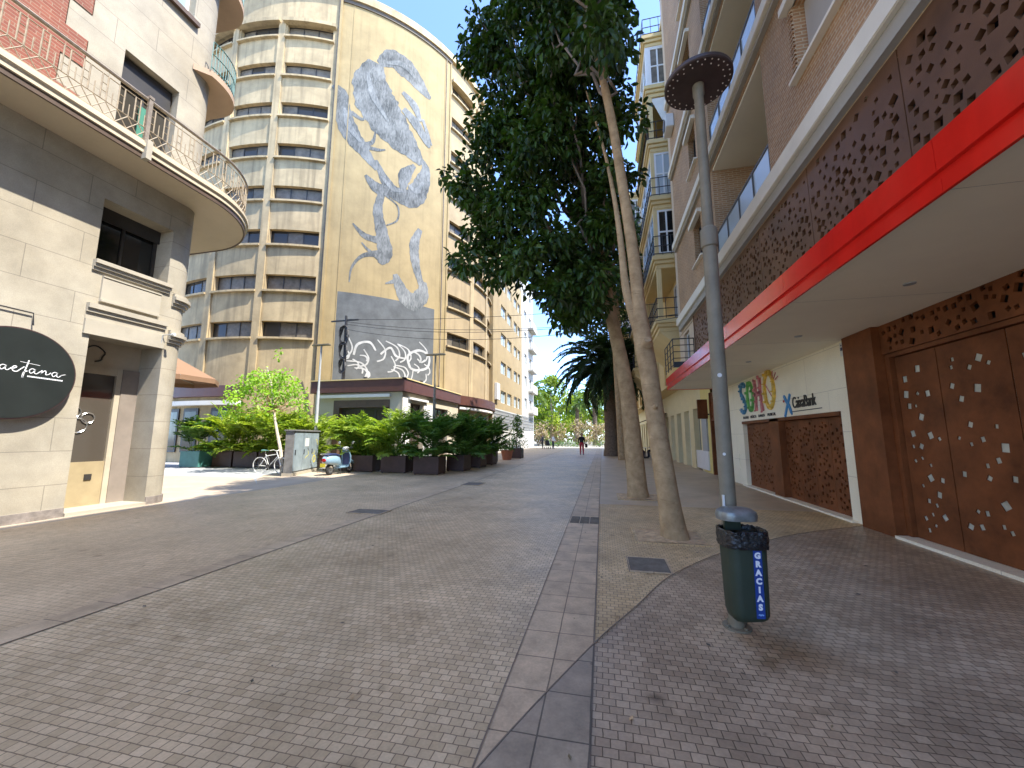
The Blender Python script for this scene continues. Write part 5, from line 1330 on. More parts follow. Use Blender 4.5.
# palms -------------------------------------------------------------
def pinnate(lv, base, az, el, length, nleaf, leaf_len, width, droop=1.1, vee=.5, wmb=None, stem_r=.02, tint=.4):
    """one arching feather frond: stem tube + two rows of leaflets"""
    P = []; p = np.array(base, float); e = el; step = length/14
    d0 = np.array([math.cos(az), math.sin(az), 0])
    D = []
    for i in range(15):
        P.append(p.copy()); d = d0*math.cos(e)+np.array([0, 0, math.sin(e)]); D.append(d)
        p = p+d*step; e -= droop/14*(.6+.8*i/14)
    P = np.array(P); D = np.array(D)
    if wmb is not None: wmb.tube([tuple(q) for q in P[::2]], [stem_r*(1-.8*i/7) for i in range(8)], 5)
    t = np.linspace(.12, .99, nleaf); idx = t*14; i0 = np.minimum(idx.astype(int), 13); fr = (idx-i0)[:, None]
    B = P[i0]*(1-fr)+P[i0+1]*fr; T = D[i0]
    side = np.cross(T, [0, 0, 1.0]); side /= np.linalg.norm(side, axis=1, keepdims=True)+1e-9
    upv = np.cross(side, T)
    ll = leaf_len*np.sin(np.clip(t*1.02, 0, 1)*PI*.93+.2).clip(.25, 1)
    for s_ in (-1, 1):
        d = T*.75+side*s_*.85+upv*vee*.45+lv.r.normal(0, .10, (nleaf, 3))
        lv.add(B, d, ll, width, droop=.35, tint=np.clip(tint+lv.r.normal(0, .18, nleaf), 0, 1))
def palm_tree(loc, h, r0, nf, flen, nleaf, llen, lw, m, label, seed, group=None, lean=0, boss=True, droop=1.7, cap=None):
    o = thing('palm_tree', label, 'palm tree', loc, 0, group)
    x, y, _ = loc
    r_ = random.Random(seed)
    b = MB()
    prof = [(x+lean*t, y, h*t) for t in [i/24 for i in range(25)]]
    rad = []
    for i in range(25):
        t = i/24; q = r0*(1.25-.3*min(1, t*5))*(1+.05*math.sin(i*2.7))
        if boss and t > .82: q *= 1+.7*(t-.82)/.18
        rad.append(q)
    b.tube(prof, rad, 12)
    if boss:
        for k in range(70):
            a = k*2.4; z = h*(.80+.22*k/70); rr_ = r0*(1+.7*max(0, z/h-.82)/.18)
            b.tube([(x+lean+rr_*.8*math.cos(a), y+rr_*.8*math.sin(a), z), (x+lean+(rr_+.18)*math.cos(a), y+(rr_+.18)*math.sin(a), z+.3)], [.09, .03], 5)
    b.build('trunk', M['palmbark'], o, smooth=True)
    lv = Leaves(seed); st = MB()
    for k in range(nf):
        a = k*2.39996; q = k/nf
        el = R(82-112*q)+r_.gauss(0, .08)
        pinnate(lv, (x+lean+.15*math.cos(a), y+.15*math.sin(a), h+.25), a, el, flen*r_.uniform(.85, 1.1), nleaf, llen, lw, droop=droop*(.75+.5*r_.random()), wmb=st, stem_r=flen*.008, tint=.55-.35*q)
    so_ = st.build('frond_stems', m, o); lv.build('crown', m, o)
    return o
palm_tree((.72, 32.5, 0), 7.0, .52, 84, 5.0, 56, .70, .085, M['leaf_palm'], 'stout palm with drooping dark fronds behind the street trees', 21)
gp = 'palms in the sunlit park'
palm_tree((-11.9, 66, 0), 8.8, .3, 34, 4.2, 26, .8, .12, M['leaf_parkpalm'], 'pale park palm at the left, half hidden by the white building', 22, gp, droop=1.8)
palm_tree((-1.2, 74, 0), 9.0, .42, 34, 4.0, 26, .8, .12, M['leaf_parkpalm'], 'park palm with a straight trunk right behind the stout palm', 23, gp)
palm_tree((-5.0, 84, 0), 8.4, .42, 30, 4.0, 24, .8, .13, M['leaf_parkpalm'], 'middle park palm with a straight trunk among the yellow green trees', 24, gp)
# park trees
def park_tree(x, y, h, rw, label, seed, m='leaf_park', group='broadleaf trees in the sunlit park', trunk=True, dens=6.5):
    o = thing('park_tree', label, 'tree', (x, y, 0), 0, group)
    r_ = random.Random(seed)
    b = MB(); b.tube([(x, y, 0), (x+.1, y, h*.3), (x-.1, y, h*.75)], [.32, .25, .1], 8)
    cs = []; rs = []
    for i in range(60):
        a = r_.uniform(0, 6.28); q = r_.random()**.6; zz_ = r_.uniform(.22, 1.0)
        w_ = rw*math.sin(min(1, (1.06-zz_)/.5)*PI/2)
        cs.append((x+w_*q*math.cos(a), y+w_*q*math.sin(a), h*zz_-.4)); rs.append(r_.uniform(.6, 1.25))
    for i in range(8): limb(b, (x, y, h*.3), cs[i], .1, .03, seed*50+i)
    b.build('trunk', M['bark_grey'], o, smooth=True)
    lv = Leaves(seed); clump_leaves(lv, cs, rs, dens, .55, .30); lv.build('crown', M[m], o)
pk = 'yellow green park tree '
for i, (x, y, h, rw, lb_) in enumerate([(-9.0, 72, 12.8, 4.0, pk+'with the tallest crown, left of the stout palm'), (-12.5, 82, 11.5, 4.2, pk+'at the left edge behind the pale palm'), (-4.6, 92, 12.0, 4.6, pk+'behind the middle park palm'), (2.2, 88, 13.5, 4.8, pk+'seen between the street tree trunks'), (6.8, 80, 15.0, 4.8, pk+'just right of the forked trunk'), (12.5, 84, 15, 5, pk+'at the right, behind the cream block'), (-6.8, 105, 12, 5.5, pk+'far off in the middle of the park'), (-17, 95, 13, 5.5, pk+'hidden behind the white building'), (1.5, 110, 13, 6, pk+'farthest off, behind the straight palm trunk')]):
    park_tree(x, y, h, rw, lb_, 300+i)
# pinkish shrubs and a clipped hedge at the park edge
for i, (x, y, h, rw, lb_) in enumerate([(-10.6, 66, 3.6, 2.2, 'pinkish blossoming shrub at the left of the park edge'), (-7.4, 68, 3.9, 2.2, 'pinkish blossoming shrub in the middle of the park edge'), (-3.6, 67, 4.2, 2.3, 'pinkish blossoming shrub right behind the walking woman'), (-.6, 70, 3.6, 2.0, 'pinkish blossoming shrub in front of the straight palm trunk')]):
    o = thing('flowering_shrub', lb_, 'shrub', (x, y, 0), 0, 'pinkish shrubs along the park edge')
    r_ = random.Random(i); cs = [(x+r_.uniform(-rw, rw)*.7, y+r_.uniform(-1, 1), r_.uniform(.8, h)) for _ in range(26)]
    lv = Leaves(400+i); clump_leaves(lv, cs, [.75]*26, 4, .36, .22); lv.build('foliage', M['leaf_pink'], o)
    b = MB()
    for c in cs[:8]: limb(b, (x, y, 0), c, .05, .015, i*20, 4)
    b.build('stems', M['bark_grey'], o)
hd = thing('hedge', 'low clipped green hedge across the end of the street', 'hedge', (-4, 62, 0))
lv = Leaves(77); r_ = random.Random(9)
cs = [(x, 62+r_.uniform(-.5, .5), r_.uniform(.2, .85)) for x in [(-8.4+i*.2) for i in range(26)]]+[(x, 62.5+r_.uniform(-.5, .5), r_.uniform(.2, 1.0)) for x in [(-1.2+i*.22) for i in range(16)]]
clump_leaves(lv, cs, [.42]*len(cs), 14, .16, .1); lv.build('foliage', M['leaf_fern'], hd)
tl = Leaves(88); r_ = random.Random(10)
cs = [(r_.uniform(-60, 60), r_.uniform(126, 134), r_.uniform(.5, 11)) for _ in range(420)]
clump_leaves(tl, cs, [1.8]*420, 1.3, .9, .55); o = tl.build('distant_foliage', M['leaf_park']); tag(o, 'far off mass of sunlit park foliage', 'foliage', kind='stuff')

# planters and their plants
def planter(x0, x1, y0, y1, h, label, m='planter', group='brown planter boxes around the cafe', rz=0):
    cx, cy = (x0+x1)/2, (y0+y1)/2
    o = thing('planter_box', label, 'planter', (cx, cy, 0), 0, group)
    b = MB(); t = .04
    b.box(x0, x1, y0, y0+t, .03, h); b.box(x0, x1, y1-t, y1, .03, h); b.box(x0, x0+t, y0+t, y1-t, .03, h); b.box(x1-t, x1, y0+t, y1-t, .03, h); b.box(x0+t, x1-t, y0+t, y1-t, .03, .08)
    b.build('box', M[m], o, bevel=.008)
    b = MB(); b.box(x0+t, x1-t, y0+t, y1-t, h-.12, h-.06); b.build('soil', M['soil'], o)
    b = MB()
    for (x, y) in ((x0+.06, y0+.06), (x1-.06, y0+.06), (x0+.06, y1-.06), (x1-.06, y1-.06)): b.lathe([(.04, 0), (.04, .03)], (x, y, 0), 8)
    b.build('feet', M['black_iron'], o)
    return cx, cy, h
def areca(x, y, z, h, nst, flen, label, seed, m='leaf_areca', spread=.35, group='feathery palms in the planters', wide=1.0, tint=.5):
    o = thing('planted_palm', label, 'plant', (x, y, z-.08), 0, group)
    r_ = random.Random(seed); lv = Leaves(seed); st = MB()
    for k in range(nst):
        a = k*2.4+r_.uniform(-.3, .3); rr_ = spread*wide*math.sqrt(r_.random())
        bx, by = x+rr_*math.cos(a)*wide, y+rr_*math.sin(a)*.7
        low = k % 3 == 0
        z0 = z+(0 if low else h*r_.uniform(.08, .42)); top = (bx+.06*math.cos(a), by+.06*math.sin(a), z0)
        st.tube([(bx, by, z-.1), top], [.018, .012], 5)
        for q in range(4):
            aa = a+r_.uniform(-1.8, 1.8)
            el = R(r_.uniform(20, 55)) if low else R(r_.uniform(48, 84))
            L_ = h*r_.uniform(.42, .68) if low else min(h*.75, (z+h-z0)*1.05)*r_.uniform(.8, 1.1)
            pinnate(lv, top, aa, el, L_, 20, .40, .05, droop=r_.uniform(.7, 1.6), wmb=st, stem_r=.009, tint=tint+r_.uniform(-.3, .35))
    st.build('stems', M[m], o); lv.build('fronds', M[m], o)
P1 = [(-11.55, -10.65, 15.6, 16.3), (-10.6, -9.72, 15.4, 16.1), (-9.2, -8.05, 15.2, 15.95), (-7.52, -6.42, 14.85, 15.65)]
NM = ['leftmost brown planter of the cafe front, behind the scooter', 'brown planter of the cafe front beside the front wheel of the scooter', 'brown planter in the middle of the cafe front', 'brown planter at the street corner of the cafe front']
for i, (q, l_) in enumerate(zip(P1, NM)): planter(*q, .70, l_)
P2 = [(-6.75, -5.95, 16.5, 17.5), (-6.65, -5.85, 18.6, 19.7), (-6.6, -5.8, 20.6, 21.6), (-6.4, -5.6, 27.3, 28.3)]
NS = ['first brown planter round the corner on the street side of the cafe', 'second brown planter on the street side of the cafe', 'third brown planter on the street side of the cafe', 'last brown planter down the street holding the dark cone shrub']
for i, (q, l_) in enumerate(zip(P2, NS)): planter(*q, .70, l_)
ctr = lambda q: ((q[0]+q[1])/2, (q[2]+q[3])/2)
LBL = 'feathery green palm growing in the '
specs = [(P1[0], 2.0, 9, 1.15, 'leaf_areca', 'planter behind the scooter seat'), (P1[1], 2.1, 11, 1.15, 'leaf_areca', 'planter by the scooter front wheel'), (P1[2], 2.4, 12, 1.15, 'leaf_areca', 'middle planter of the cafe front, tallest of the row'), (P1[3], 2.2, 12, 1.1, 'leaf_fern', 'corner planter of the cafe front'),
         (P2[0], 2.2, 12, 1.1, 'leaf_fern', 'first planter on the street side'), (P2[1], 2.2, 12, 1.1, 'leaf_fern', 'second planter on the street side'), (P2[2], 2.2, 11, 1.1, 'leaf_fern', 'third planter on the street side')]
for i, (q, h, n_, fl, m, l_) in enumerate(specs):
    x, y = ctr(q); areca(x, y, .66, h, n_+3, fl, LBL+l_, 500+i, m, .34, tint=.45)
# left group by the cross street
P3 = [(-19.3, -18.1, 16.2, 17.0), (-18.0, -16.6, 16.2, 17.0), (-16.5, -15.0, 16.2, 17.0), (-14.9, -13.4, 16.2, 17.0)]
N3 = ['brown planter next to the teal one on the cross street', 'brown planter under the crown of the young tree', 'brown planter left of the parked bicycle', 'brown planter behind the grey cabinet']
for q, l_ in zip(P3, N3): planter(*q, .78, l_)
planter(-20.6, -19.4, 15.6, 16.4, .80, 'teal planter box at the corner of the cream stone building', 'tealplanter', 'planter boxes on the cross street')
for i, (x, h, n_, l_) in enumerate([(-18.7, 2.5, 13, 'bushy feathery palm in the planter next to the teal one'), (-17.3, 2.4, 14, 'bushy yellow green palm under the crown of the young tree'), (-15.8, 2.4, 14, 'bushy yellow green palm behind the parked bicycle'), (-14.2, 2.4, 14, 'bushy yellow green palm behind the grey cabinet')]):
    areca(x, 16.6, .74, h, n_+3, 1.3, l_, 520+i, 'leaf_areca', .45, 'bushy palms on the cross street', 1.3, .6)
areca(-20.0, 16.0, .76, 2.0, 12, 1.0, 'darker leafy plant in the teal planter box', 530, 'leaf_fern', .35, 'bushy palms on the cross street', 1.2)
# cone shrub at the end of the row, terracotta pot, cafe bin
def leafy(o, x, y, z, h, rw, seed, m, L=.14, W=.08, n=40, cone=True, dens=16):
    r_ = random.Random(seed); cs = []
    for _ in range(n):
        t = r_.random(); a = r_.uniform(0, 6.3); q = rw*(1-t*.85 if cone else 1)*math.sqrt(r_.random())
        cs.append((x+q*math.cos(a), y+q*math.sin(a), z+.1+h*t))
    lv = Leaves(seed); clump_leaves(lv, cs, [.24]*n, dens, L, W); lv.build('foliage', M[m], o)
    b = MB(); b.tube([(x, y, z-.1), (x, y, z+h*.8)], [.035, .015], 6)
    for c in cs[:10]: b.tube([(x, y, z+(c[2]-z)*.4), c], [.012, .006], 4)
    b.build('stems', M['bark_grey'], o)
o = thing('cone_shrub', 'dark cone shaped shrub in the last planter down the street', 'shrub', (-6.0, 27.8, .6)); leafy(o, -6.0, 27.8, .62, 2.4, .75, 541, 'leaf_fern', n=60)
o = thing('small_shrub', 'small rounded shrub in the terracotta pot', 'shrub', (-6.2, 25.6, .5)); leafy(o, -6.2, 25.6, .55, .9, .4, 542, 'leaf_fern', n=20, cone=False)
o = thing('terracotta_pot', 'round terracotta pot between the planters down the street', 'pot', (-6.2, 25.6, 0))
b = MB(); b.lathe([(.28, 0), (.40, .55), (.44, .56), (.44, .64), (.38, .64), (.34, .5), (0, .5)], (-6.2, 25.6, 0), 20); b.build('pot', M['terracotta'], o, smooth=True)
b = MB(); b.lathe([(.0, .52), (.345, .52), (0, .54)], (-6.2, 25.6, 0), 16); b.build('soil', M['soil'], o)
o = thing('menu_stand', 'dark cafe lectern with a white sloped top between the planters', 'stand', (-6.5, 23.4, 0))
b = MB(); b.box(-6.72, -6.28, 23.2, 23.6, 0, 1.05); b.build('body', M['black_iron'], o, bevel=.02)
b = MB(); b.add([(-6.78, 23.15, 1.06), (-6.22, 23.15, 1.06), (-6.22, 23.65, 1.2), (-6.78, 23.65, 1.2), (-6.78, 23.15, 1.10), (-6.22, 23.15, 1.10), (-6.22, 23.65, 1.24), (-6.78, 23.65, 1.24)], [(0, 3, 2, 1), (4, 5, 6, 7), (0, 1, 5, 4), (2, 3, 7, 6), (0, 4, 7, 3), (1, 2, 6, 5)]); b.build('top', M['white_paint'], o)
# young tree by the cabinet
yt = thing('young_tree', 'young lime green tree with a thin pale leaning trunk beside the grey cabinet', 'tree', (-12.95, 13.9, 0))
b = MB(); tp = smooth_path([(-12.9, 13.9, 0), (-13.1, 13.95, .9), (-13.4, 14.0, 1.7), (-13.75, 14.1, 2.6), (-14.2, 14.3, 3.8), (-14.6, 14.4, 4.6)], 4)
b.tube(tp, [.075-.05*i/len(tp) for i in range(len(tp))], 8); b.build('trunk', mat('pale_bark', (.50, .43, .33), .85, .2, 8, .3), yt, smooth=True)
r_ = random.Random(3); cs = []
for _ in range(58):
    a = r_.uniform(0, 6.3); q = math.sqrt(r_.random()); t = r_.random()
    cs.append((-14.3+2.15*q*math.cos(a)*(1-.45*t), 14.3+1.5*q*math.sin(a)*(1-.4*t), 2.75+1.75*t-.35*q))
b = MB()
for i, c in enumerate(cs[:26]): limb(b, (-13.75, 14.1, 2.6), c, .022, .007, 600+i, 5, .07)
b.build('branch', M['bark'], yt, smooth=True)
lv = Leaves(31); clump_leaves(lv, cs+[(-14.0, 14.3, 5.0), (-13.9, 14.3, 5.3)], [r_.uniform(.26, .42) for _ in cs]+[.18, .14], 26, .15, .085, .3); lv.build('crown', M['leaf_young'], yt)

#==SECTION street==
# ------------------------------------------------------------------ lamp post and bin
LX, LY = 1.0, 3.64
lp = thing('street_lamp', 'grey lamp post with a wide dark disc head, in front of the theatre', 'street lamp', (LX, LY, 0))
b = MB(); b.lathe([(.066, 0), (.066, .02), (.060, .05), (.060, 3.22), (.0595, 3.23)], (LX, LY, 0), 20); b.build('pole', M['pole'], lp, smooth=True)
b = MB(); b.lathe([(.105, .004), (.105, .018), (.07, .022)], (LX, LY, 0), 24)
for k in range(4): b.lathe([(.014, .018), (.014, .034), (.0, .036)], (LX+.085*math.cos(k*PI/2+.5), LY+.085*math.sin(k*PI/2+.5), 0), 6)
b.build('base_plate', M['pole'], lp)
b = MB(); b.lathe([(.060, 3.19), (.072, 3.20), (.072, 3.36), (.066, 3.37), (.048, 3.39), (.048, 3.38)], (LX, LY, 0), 20); b.build('collar', M['pole'], lp, smooth=True)
b = MB(); b.lathe([(.046, 3.36), (.042, 4.72), (.052, 4.74), (.052, 4.84), (.03, 4.85)], (LX, LY, 0), 18); b.build('upper_pole', M['pole'], lp, smooth=True)
b = MB(); b.lathe([(.03, 4.845), (.29, 4.845), (.30, 4.855), (.30, 4.885), (.29, 4.895), (.06, 4.93), (0, 4.935)], (LX, LY, 0), 48)
for rr_, n_ in ((.27, 28), (.225, 18)):
    for k in range(n_):
        a = 2*PI*(k+.3*(rr_ < .25))/n_
        b.lathe([(.0, -.004), (.0055, -.004), (.0065, .002)], (LX+rr_*math.cos(a), LY+rr_*math.sin(a), 4.844), 8, 1)
b.build('lamp_disc', [M['disc'], M['light_dot']], lp, smooth=True)
b = MB(); b.lathe([(.0, 0), (.018, 0), (.018, .003), (0, .003)], (0, 0, 0), 14, T=lambda x, y, z: (LX-.012+x, LY-.0605-z, 2.02+y)); b.lathe([(.0, 0), (.012, 0), (.012, .003), (0, .003)], (0, 0, 0), 14, T=lambda x, y, z: (LX-.02+x, LY-.0600-z, 1.36+y))
b.mbox(lambda u, v, w_: (LX+u, LY-.0605-w_, v), -.055, -.04, .92, 1.03, -.02, .0)
b.build('sticker', M['white_paint'], lp)
bn = thing('litter_bin', 'dark green litter bin with a hood and a blue sticker, hung on the lamp post', 'litter bin', (1.075, 3.44, .17))
# body: rounded rectangular section, turned a little
BC = (1.022, 3.44); BA = R(8)
def BT(x, y, z): return (BC[0]+x*math.cos(BA)-y*math.sin(BA), BC[1]+x*math.sin(BA)+y*math.cos(BA), z)
def rrect(hx, hy, r_, n_=5):
    P = []
    for (sx, sy, a0) in ((1, 1, 0), (-1, 1, 90), (-1, -1, 180), (1, -1, 270)):
        for i in range(n_+1):
            a = R(a0+90*i/n_); P.append((sx*(hx-r_)+r_*math.cos(a), sy*(hy-r_)+r_*math.sin(a)))
    return P
def loft(mb, secs, m=0, capb=True, capt=True):
    n_ = len(secs[0]); vs = [p for s_ in secs for p in s_]
    fs = [(k*n_+i, k*n_+(i+1) % n_, (k+1)*n_+(i+1) % n_, (k+1)*n_+i) for k in range(len(secs)-1) for i in range(n_)]
    if capb: fs.append(tuple(range(n_))[::-1])
    if capt: fs.append(tuple((len(secs)-1)*n_+i for i in range(n_)))
    mb.add(vs, fs, m)
b = MB()
secs = []
for z, hx, hy, r_ in ((.165, .105, .085, .05), (.180, .120, .105, .06), (.215, .128, .118, .065), (.30, .131, .120, .065), (.70, .139, .126, .065), (.765, .141, .128, .065)):
    secs.append([BT(x, y, z+(.012*x/.17 if z < .2 else 0)) for x, y in rrect(hx, hy, r_)])
loft(b, secs); b.build('body', M['bin'], bn, smooth=True)
# rib on the right edge of the front
b = MB(); b.box(.078, .084, -.127, -.1175, .22, .69, T=BT); b.box(-.008, .004, -.1285, -.1235, .21, .70, T=BT) if False else None
b.build('front_rib', M['bin'], bn)
b = MB(); secs = []
r2 = random.Random(4); base_ = rrect(.147, .133, .07, 7)
jit = [r2.uniform(-.004, .005) for _ in base_]
for k, (z, e) in enumerate(((.680, .004), (.690, .009), (.715, .007), (.745, .010), (.775, .008), (.795, .010), (.805, .002), (.795, -.012), (.70, -.02))):
    secs.append([BT(x*(1+(e+jit[(i+k*3) % len(jit)])/.18), y*(1+(e+jit[(i*2+k) % len(jit)])/.13), z+(r2.uniform(-.007, .007) if k < 7 else 0)) for i, (x, y) in enumerate(base_)])
loft(b, secs, capb=False); b.build('liner_bag', M['liner'], bn, smooth=True)
# hood above
b = MB(); secs = []
for z, hx, hy in ((.868, .135, .10), (.867, .140, .108), (.90, .146, .114), (.93, .138, .106), (.952, .105, .075), (.962, .05, .03)):
    secs.append([BT(x-.02, y+.02, z+.0) for x, y in rrect(hx, hy, min(hx, hy)*.9)])
loft(b, secs); b.build('hood', M['lid'], bn, smooth=True)
b = MB(); b.box(-.10, .02, .04, .07, .78, .89, T=lambda x, y, z: BT(x, y, z)); b.build('hood_bracket', M['bin'], bn)
# blue sticker with white capitals
def ST(u, v, w_): return BT(.040+u+.006*(v-.45), -.1245-w_-.006*((v-.45)/.25), v)
b = MB(); b.mbox(ST, -.030, .030, .205, .675, .0005, .002); b.build('blue_label', M['sticker'], bn)
for i, ch in enumerate('GRACIAS'):
    zc = .640-.0595*i
    t_ = text_mb(ch, .056, bold=.0035, mp=lambda u, v, w_, zc=zc: ST(u, zc-.018+v, w_), w0=.0021, w1=.0032); t_.build('letter', M['white'], bn)
t_ = text_mb('limpia', .020, lambda u, v, w_: ST(u, .222+v, w_), .0021, .003) if False else None
b = MB(); stroke(b, smooth_path([(-.016, .228), (-.008, .236), (-.002, .224), (.006, .236), (.014, .226), (.018, .234)], 3), .005, ST, .0021, .003); b.build('scribble', mat('pale_blue_print', (.25, .45, .75), .5), bn)
# two slim lamp posts across the street
def slim_lamp(x, y, h, label):
    o = thing('slim_lamp', label, 'street lamp', (x, y, 0), 0, 'slim lamp posts by the cafe')
    b = MB(); b.lathe([(.10, 0), (.10, .5), (.075, .55), (.065, h*.62), (.05, h*.62+.05), (.045, h)], (x, y, 0), 14); b.build('pole', M['greymetal'] if x < -10 else M['pole'], o, smooth=True)
    b = MB(); b.box(x-.48, x+.48, y-.09, y+.09, h-.03, h+.05); b.build('lamp_head', M['pole'], o, bevel=.02)
slim_lamp(-12.95, 15.75, 5.85, 'slim grey lamp post with a flat T head behind the grey cabinet')
slim_lamp(-7.45, 16.6, 5.3, 'slim dark lamp post with a flat T head by the corner planter')

# ------------------------------------------------------------------ utility cabinet
ca = thing('utility_cabinet', 'grey blue utility cabinet with graffiti, standing by the young tree', 'cabinet', (-11.66, 13.01, 0))
CA = math.atan2(15.84-13.01, -12.66+11.66)      # direction of the long front
def KT(x, y, z):       # x along front, y depth to the left
    return (-11.66+x*math.cos(CA)-y*math.sin(CA), 13.01+x*math.sin(CA)+y*math.cos(CA), z)
CL, CD, CH = 2.6, .30, 1.72
b = MB(); b.box(0, CL, .0, CD, .12, CH, T=KT); b.build('body', M['cabinet_side'], ca)
b = MB(); b.box(-.04, CL+.04, -.04, CD+.04, 0, .12, T=KT); b.build('base', M['stone_plain'], ca)
b = MB(); b.box(-.05, CL+.05, -.06, CD+.05, CH+.002, CH+.07, T=KT); b.build('roof', M['cabinet_side'], ca, bevel=.01)
for i in range(3):
    b = MB(); x0 = .06+i*(CL-.1)/3; x1 = x0+(CL-.1)/3-.03
    b.box(x0, x1, -.025, -.002, .18, CH-.06, T=KT); d_ = b.build('door', M['cabinet'], ca)
    b = MB(); b.box(x0+.06, x0+.11, -.045, -.0255, .8, 1.0, T=KT); b.build('handle', M['black_iron'], d_)
b = MB(); b.box(1.05, 1.45, -.030, -.0255, 1.12, 1.45, T=KT); b.build('poster', M['white_paint'], ca)
r_ = random.Random(2)
b = MB()
for i in range(6):
    x0, z0 = r_.uniform(.2, 2.3), r_.uniform(.3, 1.5)
    stroke(b, smooth_path([(x0+r_.uniform(0, .4), z0+r_.uniform(-.15, .15)) for _ in range(5)], 3), .02, lambda u, v, w_: KT(u, -.026-w_, v), .0, .003, i % 2)
stroke(b, smooth_path([(1.95, .55), (2.1, .72), (2.25, .55), (2.1, .42), (1.95, .55)], 4), .05, lambda u, v, w_: KT(u, -.026-w_, v), .0, .0035, 1)
b.build('graffiti', [M['paint_light'], M['yellowplate']], ca)

# ------------------------------------------------------------------ scooter (own axes: x forward, origin under the rear wheel)
scn = thing('scooter', 'light blue and white motor scooter parked beside the grey cabinet', 'scooter', (0, 0, 0))
def wheel(x, rr_, wd, parent, name='wheel'):
    b = MB(); n_ = 24; m_ = 8
    vs = []
    for i in range(n_):
        a = 2*PI*i/n_
        for j in range(m_):
            t = 2*PI*j/m_; q = rr_-wd*.55+wd*.55*math.cos(t)
            vs.append((x+q*math.cos(a), wd*.5*math.sin(t), rr_+q*math.sin(a)))
    b.add(vs, [(i*m_+j, ((i+1) % n_)*m_+j, ((i+1) % n_)*m_+(j+1) % m_, i*m_+(j+1) % m_) for i in range(n_) for j in range(m_)])
    o = b.build(name, M['tyre'], parent, smooth=True)
    b = MB(); b.lathe([(.0, -.03), (rr_*.5, -.035), (rr_*.56, -.045), (rr_*.56, .045), (rr_*.5, .035), (0, .03)], (0, 0, 0), 18, T=lambda X_, Y_, Z_: (x+X_, Z_, rr_+Y_)); b.build('rim', M['chrome'], o, smooth=True)
    return o
wheel(0, .23, .11, scn); wheel(1.25, .23, .10, scn)
def loft_x(secs, name, m, parent, smooth=True):
    """sections along x: (x, half width, z low, z high)"""
    b = MB(); S = []
    for (x, hw, z0, z1) in secs:
        zc, hz = (z0+z1)/2, (z1-z0)/2
        S.append([(x, hw*math.copysign(abs(math.cos(t))**.7, math.cos(t)), zc+hz*math.copysign(abs(math.sin(t))**.7, math.sin(t))) for t in [2*PI*i/16 for i in range(16)]])
    loft(b, S); return b.build(name, M[m], parent, smooth=smooth)
loft_x([(-.38, .05, .55, .66), (-.30, .15, .46, .74), (-.08, .20, .42, .78), (.18, .20, .38, .77), (.40, .17, .34, .72), (.50, .13, .30, .62)], 'rear_body', 'scooter', scn)
loft_x([(-.30, .10, .76, .81), (-.1, .15, .77, .86), (.2, .15, .76, .85), (.45, .12, .73, .79)], 'seat', 'navy', scn)
b = MB(); b.box(.42, 1.0, -.17, .17, .24, .32); b.build('floorboard', M['scooter'], scn, bevel=.03)
b = MB()     # leg shield: a curved upright sheet with thickness
S = []
for (x, hw, z) in ((.98, .17, .30), (1.04, .21, .50), (1.02, .22, .72), (.98, .15, .92), (.96, .06, 1.0)):
    S.append([(x+.05*(1-(k/4-1)**2)+dx, hw*(k/4-1), z) for dx in (.0,) for k in range(9)]+[(x-.04+.05*(1-(k/4-1)**2), hw*(k/4-1), z) for k in range(8, -1, -1)])
loft(b, S); b.build('leg_shield', M['scooter'], scn, smooth=True)
b = MB(); b.box(.965, .985, -.15, .15, .36, .84); b.build('inner_shield', M['navy'], scn, bevel=.01)
loft_x([(1.0, .05, .40, .52), (1.12, .10, .38, .55), (1.28, .11, .42, .55), (1.45, .08, .40, .48), (1.52, .03, .36, .40)], 'front_mudguard', 'scooter', scn)
b = MB(); b.tube([(1.25, .08, .23), (1.12, .06, .6), (.98, 0, 1.0)], .025, 6); b.tube([(1.25, -.08, .23), (1.12, -.06, .6), (.98, 0, 1.0)], .025, 6); b.build('fork', M['chrome'], scn)
loft_x([(.80, .06, .98, 1.06), (.90, .12, .96, 1.10), (1.02, .12, .95, 1.10), (1.10, .06, .98, 1.05)], 'handlebar_cover', 'white_paint', scn)
b = MB(); b.tube([(.86, -.36, 1.06), (.94, -.12, 1.03), (.94, .12, 1.03), (.86, .36, 1.06)], .018, 6); b.build('handlebar', M['black_iron'], scn, smooth=True)
for s_ in (-1, 1):
    b = MB(); b.tube([(.92, s_*.22, 1.06), (.94, s_*.30, 1.22)], .008, 5); b.lathe([(0, -.012), (.05, -.012), (.06, .0), (.05, .012), (0, .012)], (0, 0, 0), 14, T=lambda X_, Y_, Z_: (.94+Z_, s_*.32+X_, 1.27+Y_)); b.build('mirror', M['chrome'], scn)
b = MB(); b.lathe([(0, -.03), (.06, -.02), (.07, .02), (0, .05)], (0, 0, 0), 14, T=lambda X_, Y_, Z_: (-.36-Z_, X_*1.4, .60+Y_)); b.build('tail_light', M['redlens'], scn, smooth=True)
b = MB(); b.box(-.43, -.415, -.11, .11, .34, .48); b.build('number_plate', M['yellowplate'], scn)
b = MB(); b.tube([(.3, .12, .22), (.0, .17, .2), (-.25, .17, .24)], [.03, .05, .045], 8); b.build('exhaust', M['chrome'], scn, smooth=True)
b = MB(); b.tube([(.5, .1, .25), (.42, .22, .0)], .012, 5); b.tube([(.5, -.1, .25), (.42, -.2, .0)], .012, 5); b.build('stand', M['black_iron'], scn)
b = MB(); b.tube([(-.25, .13, .78), (-.42, .13, .84), (-.45, 0, .85), (-.42, -.13, .84), (-.25, -.13, .78)], .012, 6); b.build('grab_rail', M['chrome'], scn, smooth=True)
